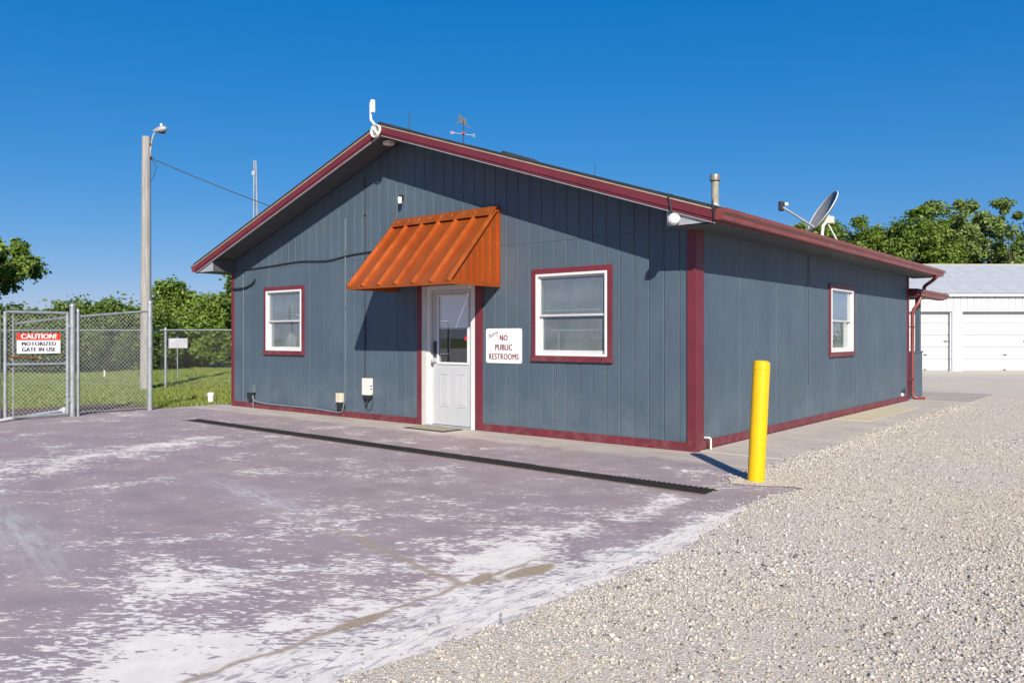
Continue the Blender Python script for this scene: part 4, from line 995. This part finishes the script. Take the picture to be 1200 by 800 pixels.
# white pipe on the ground
wp = [ground(-30, 499), ground(0, 495), ground(30, 490), ground(58, 485.5), ground(70, 483.5)]
wp = [(p.x, p.y, .03) for p in wp]
tag(MB().tube(smooth_path(wp + [(wp[-1][0] + .05, wp[-1][1] + .05, .08), (wp[-1][0] + .14, wp[-1][1] + .02, .05), (wp[-1][0] + .22, wp[-1][1] - .02, .02)], 6), .027, 10).build('ground_pipe', 'whiteplastic', None, True),
    'white plastic pipe lying bent on the pavement under the gate', 'pipe')
# back fence across the lawn
bf = thing('back_fence', 'far chain-link fence crossing the lawn before the hedge', 'fence', (0, 0, 0))
dB = 21.6
def bp(px): p = at_depth(px, CY, dB + (px - 194) * -.004); return (p.x, p.y)
hB = 1.56
for px in (-56, 194, 319): 
    x_, y_ = bp(px); post(bf, x_, y_, hB, .032)
a_, b_ = bp(-56), bp(319)
rail(bf, (*a_, hB - .03), (*b_, hB - .03), .02, 'top_rail')
chain((*a_, 0), (*b_, 0), .03, hB - .03, hB - .03, .075, .0009, 'chain_link_mesh', bf)
# blank sign behind the fence
p = ground(208, 444)
bs = thing('blank_sign', 'blank grey rectangular sign on a thin post in the lawn', 'sign', (p.x, p.y, GZ), TH)
MB().tube([(0, 0, -.05), (0, 0, 1.40)], .016, 8).build('post', 'galv', bs); MB().box(-.27, .33, -.03, -.018, 1.02, 1.33).build('board', 'signback', bs, bevel=.003)
# cleanout cap
p = ground(247, 470)
cc = thing('cleanout_pipe', 'short white capped pipe standing in the grass by the corner', 'pipe', (p.x, p.y, GZ))
MB().lathe([(.055, -.05), (.055, .13)], (0, 0, 0), 18).build('pipe', 'whiteplastic', cc, smooth=True); MB().lathe([(.066, .125), (.068, .2), (.05, .215), (0, .217)], (0, 0, 0), 18).build('cap', 'whiteplastic', cc, smooth=True)
p = ground(122.5, 441)
st = thing('stake', 'small pale stake far out in the lawn behind the fence', 'stake', (p.x, p.y, GZ)); MB().tube([(0, 0, -.05), (0, 0, .25)], .03, 6).build('shaft', 'offwhite', st)
# utility pole
p = ground(171, 455); up = thing('utility_pole', 'weathered wooden utility pole topped by a grey street light', 'pole', (p.x, p.y, GZ))
PH = 6.6
MB().tube([(0, 0, -.1), (0, 0, 2.2), (.01, 0, 4.4), (.02, 0, PH)], [.145, .132, .118, .106], 18).build('shaft', 'pole', up, smooth=True)
arm = MB().tube(smooth_path([tuple(RGT * .11 + UP * (PH - .55)), tuple(RGT * .14 + UP * (PH - .2)), tuple(RGT * .20 + UP * (PH + .05)), tuple(RGT * .30 + UP * (PH + .18))], 5), .022, 8).build('lamp_arm', 'greymetal', up, smooth=True)
hd = MB(); ax_ = (RGT * .9 + UP * .18)
hd.lathe([(.025, -.05), (.05, 0.0), (.08, .10), (.09, .20), (.07, .29), (.0, .33)], tuple(RGT * .24 + UP * (PH + .16)), 16, tuple(ax_)); hd.build('lamp_head', 'greymetal', up, smooth=True)
MB().lathe([(.03, 0), (.034, .05), (.02, .08), (0, .082)], tuple(RGT * .40 + UP * (PH + .27)), 12).build('photocell', 'whiteplastic', up, smooth=True)
MB().lathe([(.085, 0), (.08, -.03), (.0, -.045)], tuple(RGT * .42 + UP * (PH + .13)), 14).build('lens', 'darkmetal', up, smooth=True)
for z in (PH - .55, PH - .2): MB().box(.06, .15, -.05, .05, z - .03, z + .03).build('bracket', 'darkmetal', up).rotation_euler = (0, 0, TH)
MB().tube(smooth_path([tuple(RGT * .13 + UP * (PH - .58)), tuple(RGT * .26 + UP * (PH - .75)), tuple(RGT * .22 + UP * (PH - 1.0)), tuple(RGT * .12 + UP * (PH - 1.15))], 5), .008, 5).build('drip_loop', 'cable', up, smooth=True)
# overhead wire to the back of the office
a = Vector((p.x, p.y, 0)) + RGT * .12 + UP * (PH - .58); b = Vector((-10.2, 9.2, 2.98)); pts = []
for k in range(25):
    t = k / 24; q_ = a.lerp(b, t); q_.z -= .30 * 4 * t * (1 - t) * .9; pts.append(q_)
tag(MB().tube(pts, .012, 6).build('overhead_wire', 'cable', None, True), 'black overhead wire running from the wooden pole down to the office', 'wire')
# radio mast behind
q_ = front(299.5, 394.5, 8)
rm = thing('radio_mast', 'slim pale twin-tube mast rising behind the left roof slope', 'mast', (q_.x, q_.y, GZ), TH)
for sx in (-1, 1): MB().tube([(sx * .07 , 0, 0), (sx * .07, 0, 5.5), (sx * .035 - .02, 0, 7.85 - (sx > 0) * .02)], [.035, .035, .028], 8).build('tube', 'galv', rm, smooth=True)
for z in (1, 2, 3, 4, 5, 6, 7): MB().tube([(-.06, 0, z), (.06, 0, z)], .008, 6).build('rung', 'galv', rm)
MB().box(-.13, -.02, -.04, .04, 7.3, 7.45).build('fitting', 'galv', rm)

# ================================================================== GARAGE
gp = ground(1128, 435)
gg = thing('storage_garage', 'long white storage building with garage doors and grey metal roof', 'building', (gp.x, gp.y, 0), TH)
GX0, GX1, GH = -9.0, 14.0, 3.02
dw, ps, dh = 2.73, 3.13, 2.33
doors = [k * ps for k in (-2, -1, 0, 1, 2, 3)]
xs = [GX0]
mb = MB()
for d0 in doors: mb.box(xs[-1], d0, 0, .25, 0, dh); xs.append(d0 + dw)
mb.box(xs[-1], GX1, 0, .2, 0, dh); mb.box(GX0, GX1, 0.012, .2, dh, GH); mb.box(GX0, GX0 + .2, .2, 7.8, 0, GH); mb.box(GX1 - .2, GX1, .2, 7.8, 0, GH); mb.box(GX0, GX1, 7.8, 8, 0, GH)
mb.build('wall', 'gwall', gg)
n = int((GX1 - GX0) / .27); wpm = MB().prism([(.006, .0115, dh + .001), (.012, -.006, dh + .001), (.258, -.006, dh + .001), (.264, .0115, dh + .001)], (0, 0, GH - dh - .1)).mesh('wall_panel', 'gwall')
for k in range(n): o = link(bpy.data.objects.new('wall_panel', wpm), gg); o.location = (GX0 + k * .27, 0, 0)
pm = MB().prism([(0, .205, .004), (0, .175, .022), (0, .175, .436), (0, .205, .454)], (dw, 0, 0)).mesh('door_section', 'gdoor')
for d0 in doors:
    g = bpy.data.objects.new('garage_door', None); link(g, gg); g.location = (d0, 0, 0)
    MB().box(0, dw, .206, .23, 0.005, dh).build('door_backing', 'gdoor', g)
    MB().box(dw - .06, dw - .002, .05, .20, 0.0, dh - .002).build('recess_shade_strip', 'gtrim', g)  # grey strip standing in for the recess shadow at the door's right side
    for k in range(5): o = link(bpy.data.objects.new('door_section', pm), g); o.location = (0, 0, .01 + k * .464)
    MB().box(dw - .25, dw - .10, .155, .176, 1.15, 1.19).build('latch', 'darkmetal', g); MB().box(dw * .62, dw * .62 + .12, .155, .176, .62, .66).build('handle', 'darkmetal', g); MB().box(dw * .62, dw * .62 + .1, .155, .176, .05, .08).build('handle', 'darkmetal', g)
MB().box(GX0 - .2, GX1 + .2, -.14, -.12, GH - .10, GH + .06).build('fascia', 'gtrim', gg)
MB().box(GX0 - .2, GX1 + .2, -.12, .011, GH - .09, GH - .07).build('soffit', 'gtrim', gg)
RR_ = 1.46; rr_z = GH + .03
for sgn in (0, 1):
    y0_, y1_ = (-.18, 4.0) if sgn == 0 else (8.18, 4.0)
    nsh = 26; wd = (GX1 - GX0 + .6) / nsh; d_ = Vector((0, y1_ - y0_, RR_)); nn = Vector((0, -RR_, (y1_ - y0_))).normalized() * (1 if sgn == 0 else -1)
    shm = MB().prism([(.003, y0_, rr_z), (wd - .003, y0_, rr_z), (wd - .003, y1_, rr_z + RR_), (.003, y1_, rr_z + RR_)], nn * .03).mesh('roof_sheet', 'groof')
    for k in range(nsh): o = link(bpy.data.objects.new('roof_sheet', shm), gg); o.location = (GX0 - .3 + k * wd, 0, 0)
MB().prism([(GX0 - .3, 3.85, rr_z + RR_ - .03), (GX0 - .3, 4.0, rr_z + RR_ + .045), (GX0 - .3, 4.15, rr_z + RR_ - .03)], (GX1 - GX0 + .6, 0, 0)).build('ridge_cap', 'gridge', gg)
for xg in (GX0, GX1 - .2): MB().prism([(xg, .2, GH), (xg, 7.8, GH), (xg, 4.0, GH + RR_ - .05)], (.2, 0, 0)).build('gable', 'gwall', gg)

# ================================================================== VEGETATION
def leaves(centers, radii, per, size, squash=.85):
    n = len(centers) * per
    c = np.repeat(centers, per, 0); r = np.repeat(radii, per)
    d = rng.normal(0, 1, (n, 3)); d /= np.linalg.norm(d, axis=1, keepdims=True)
    rad = rng.uniform(.10, 1, n) ** .55; st = rng.uniform(0, 1, n) < .16; rad = np.where(st, rng.uniform(1, 1.32, n), rad)
    p = c + d * (r * rad)[:, None] * np.array([1, 1, squash]) * np.repeat(rng.uniform(.65, 1.3, (len(centers), 3)), per, 0)
    nrm = d * .30 + rng.normal(0, .62, (n, 3)) + np.array([.22, -.22, .55]); nrm /= np.linalg.norm(nrm, axis=1, keepdims=True)
    t = rng.normal(0, 1, (n, 3)); t -= nrm * (t * nrm).sum(1, keepdims=True); t /= np.linalg.norm(t, axis=1, keepdims=True)
    b = np.cross(nrm, t); s = size * rng.uniform(.55, 1.25, n)[:, None]
    V = np.stack([p - t * s, p + b * s * .52 + nrm * s * .12, p + t * s, p - b * s * .52 + nrm * s * .12], 1)
    return V.reshape(-1, 3)
def crown_centers(n, ctr, rx, rz, lobes=7, fill=.75):
    L = rng.normal(0, 1, (lobes, 3)); L /= np.linalg.norm(L, axis=1, keepdims=True); out = []
    while len(out) < n:
        q = rng.uniform(-1, 1, 3)
        if q @ q > 1: continue
        if np.linalg.norm(q) < .35 and rng.uniform() < .6: continue
        u = q / (np.linalg.norm(q) + 1e-6); lob = np.max(L @ u)
        if np.linalg.norm(q) > fill + (1.08 - fill) * max(0, (lob - .55) / .45): continue
        out.append(q)
    out = np.array(out); return out * np.array([rx, rx, rz]) + np.array(ctr)
def tree(name, label, cat, base, h, rx, z_lo, ncl, per, lsize, mat, clr=(.35, .75), group=None, trunk=.12, lobes=7, parts=('trunk', 'crown'), shift=(0, 0)):
    b = Vector(base); t = thing(name, label, cat, (b.x, b.y, GZ), rng.uniform(0, 6), group)
    cz = (h + z_lo) / 2; rz = (h - z_lo) / 2
    cen = crown_centers(ncl, (shift[0], shift[1], cz), rx, rz, lobes)
    rad = rng.uniform(clr[0], clr[1], ncl)
    V = leaves(cen, rad, per, lsize); F = np.arange(len(V)).reshape(-1, 4)
    mb = MB(); top = z_lo + (h - z_lo) * .62
    tp = [(0, 0, -.1), (trunk * .3, trunk * .2, top * .33), (-trunk * .4 + shift[0] * .4, trunk * .5 + shift[1] * .4, top * .66), (shift[0] * .7, shift[1] * .7, top)]
    mb.tube(smooth_path(tp, 4), [trunk * (1.15 - .9 * k / 12) for k in range(13)], 9)
    for k in range(min(18, ncl)):
        c = Vector(cen[k * ncl // min(18, ncl)]); zs = min(top, max(z_lo * .6, .35 * c.z)); f = zs / top
        s = Vector((shift[0] * .7 * f, shift[1] * .7 * f, zs)); m_ = s.lerp(c, .5) + Vector((0, 0, .1 * h * rng.uniform(-.2, .5)))
        mb.tube([s, m_, c], [trunk * .42, trunk * .25, trunk * .06], 5)
    mb.build(parts[0], 'bark', t, smooth=True)
    link(bpy.data.objects.new(parts[1], numpy_mesh(parts[1], V, F, mat)), t)
    return t
def gat(px, d): q = at_depth(px, CY, d); return (q.x, q.y)
# trees behind the garage
GR = 'trees behind the storage building'
for px, d, hy, rx, lab, mat, zl, ncl, lob in (
    (985, 47, 252, 3.0, 'rounded green tree rising behind the satellite dish', 'leafA', 2.2, 100, 8),
    (925, 52, 258, 2.0, 'low green tree left of the satellite dish behind the roof', 'leafA', 2.5, 45, 6),
    (1080, 44, 246, 1.9, 'dense rounded tree at the left end of the garage roof', 'leafA', 2.0, 95, 9),
    (1108, 50, 252, 2.0, 'leafy tree filling the gap behind the left part of the garage roof', 'leafA', 1.8, 80, 8),
    (1024, 60, 298, 1.6, 'small distant tree low between the two dense trees', 'leafB', 1.2, 30, 5),
    (1124, 46, 228, 2.9, 'tall open tree with sky gaps in the middle of the garage roof', 'leafC', 1.6, 96, 8),
    (1188, 45, 216, 2.7, 'tallest loose-crowned tree at the right edge of the photo', 'leafC', 1.6, 88, 8),
    (1255, 46, 232, 2.8, 'green tree mostly cut off by the right picture edge', 'leafA', 2.4, 60, 8)):
    z = 1.35 + (CY - hy) / FPX * d
    tree('broadleaf_tree', lab, 'tree', gat(px, d), z, rx, zl, ncl, 400 if mat != 'leafC' else 330, .115, mat, (.26, .72) if mat != 'leafC' else (.20, .60), GR, .16, lob)
# tree at the left edge
tree('shade_tree', 'leafy branch of a tree entering at the left picture edge', 'tree', gat(-70, 30), 5.6, 3.1, 2.6, 95, 330, .10, 'leafA', (.20, .58), None, .2, 8)
# hedge row beyond the lawn
GH_ = 'shrubs of the hedge beyond the lawn'
hr = [(-58, 30, 2.65, 1.75), (-8, 30.5, 2.55, 1.75), (38, 30.5, 2.5, 1.75), (84, 31, 2.55, 1.75), (128, 31.5, 2.6, 1.65), (166, 32.5, 2.6, 1.45), (196, 36.5, 3.2, 1.5), (228, 36, 3.0, 1.5), (258, 35.5, 3.1, 1.4), (290, 36, 3.4, 1.5)]
labs = ['dense dark shrub left of the picture edge', 'dark hedge shrub directly behind the left part of the gate', 'dark hedge shrub behind the caution sign', 'dark hedge shrub behind the gate post', 'dark hedge shrub behind the middle of the fence bay', 'dark hedge shrub behind the utility pole',
        'bright leafy shrub right of the utility pole', 'bushy green shrub behind the blank grey sign', 'bushy green shrub beside the left wall of the office', 'shrub hidden mostly by the office left corner']
for (px, d, h, rx), lab in zip(hr, labs):
    tree('hedge_shrub', lab, 'shrub', gat(px, d), h, rx, .0, 105, 270, .085, 'leafB' if px < 180 else 'leafA', (.26, .60), GH_, .06, 5, ('stem', 'foliage'))
tree('young_tree', 'taller young tree standing above the hedge right of the pole', 'tree', gat(207, 36), 4.05, 1.0, 1.6, 40, 250, .10, 'leafA', (.20, .48), None, .07, 6)
tree('young_tree', 'slimmer young tree above the hedge nearest the office', 'tree', gat(243, 37), 3.55, .72, 1.6, 26, 230, .10, 'leafC', (.16, .42), None, .06, 5)
tree('young_tree', 'tree peeking past the left corner of the office under the eave', 'tree', gat(289, 33), 4.6, 1.05, 1.2, 46, 230, .095, 'leafB', (.22, .45), None, .07, 6)
# distant wood on the horizon
cs_ = []
for k in range(420):
    px = rng.uniform(-420, 330) if k % 2 else rng.uniform(900, 1900); d = rng.uniform(95, 125); q = at_depth(px, CY, d); cs_.append((q.x, q.y, rng.uniform(.5, 4.6)))
V = leaves(np.array(cs_), rng.uniform(1.2, 2.4, len(cs_)), 90, .42); F = np.arange(len(V)).reshape(-1, 4)
tag(link(bpy.data.objects.new('distant_wood', numpy_mesh('distant_wood', V, F, 'leafB'))), 'low distant line of woodland on the horizon', 'woodland', kind='stuff')
# grass blades
n = 190000
D = 12 + 24 * rng.uniform(0, 1, n) ** 1.3; L = rng.uniform(-.75, -.30, n) * D
Q = c2 + D[:, None] * f2 + L[:, None] * r2
ok = (Q[:, 0] < -10.46) & ~((Q[:, 0] > -12.8) & (Q[:, 1] < -1.1) & (rng.uniform(0, 1, n) < .985))
ok &= ~((Q[:, 0] > -10.9) & (rng.uniform(0, 1, n) < .35))
Q = Q[ok]; n = len(Q); a = rng.uniform(0, 6.283, n); wv_ = .006 + .0004 * D[ok]; hh = rng.uniform(.025, .085, n) * (.7 + .6 * (np.sin(Q[:, 0] * 1.3) * np.sin(Q[:, 1] * 1.1) > .1))
V = np.zeros((n, 3, 3)); dx_ = np.stack([np.cos(a), np.sin(a)], 1) * wv_[:, None]
V[:, 0, :2] = Q - dx_; V[:, 1, :2] = Q + dx_; V[:, 2, :2] = Q + rng.normal(0, .03, (n, 2)); V[:, :2, 2] = GZ - .005; V[:, 2, 2] = GZ + hh
tag(link(bpy.data.objects.new('grass', numpy_mesh('grass', V.reshape(-1, 3), np.arange(n * 3).reshape(-1, 3), 'grass'))), 'short mown grass of the lawn left of the office', 'grass', kind='stuff')
# weeds along the gravel edge far right are left to the gravel itself
scene.render.engine = 'CYCLES'
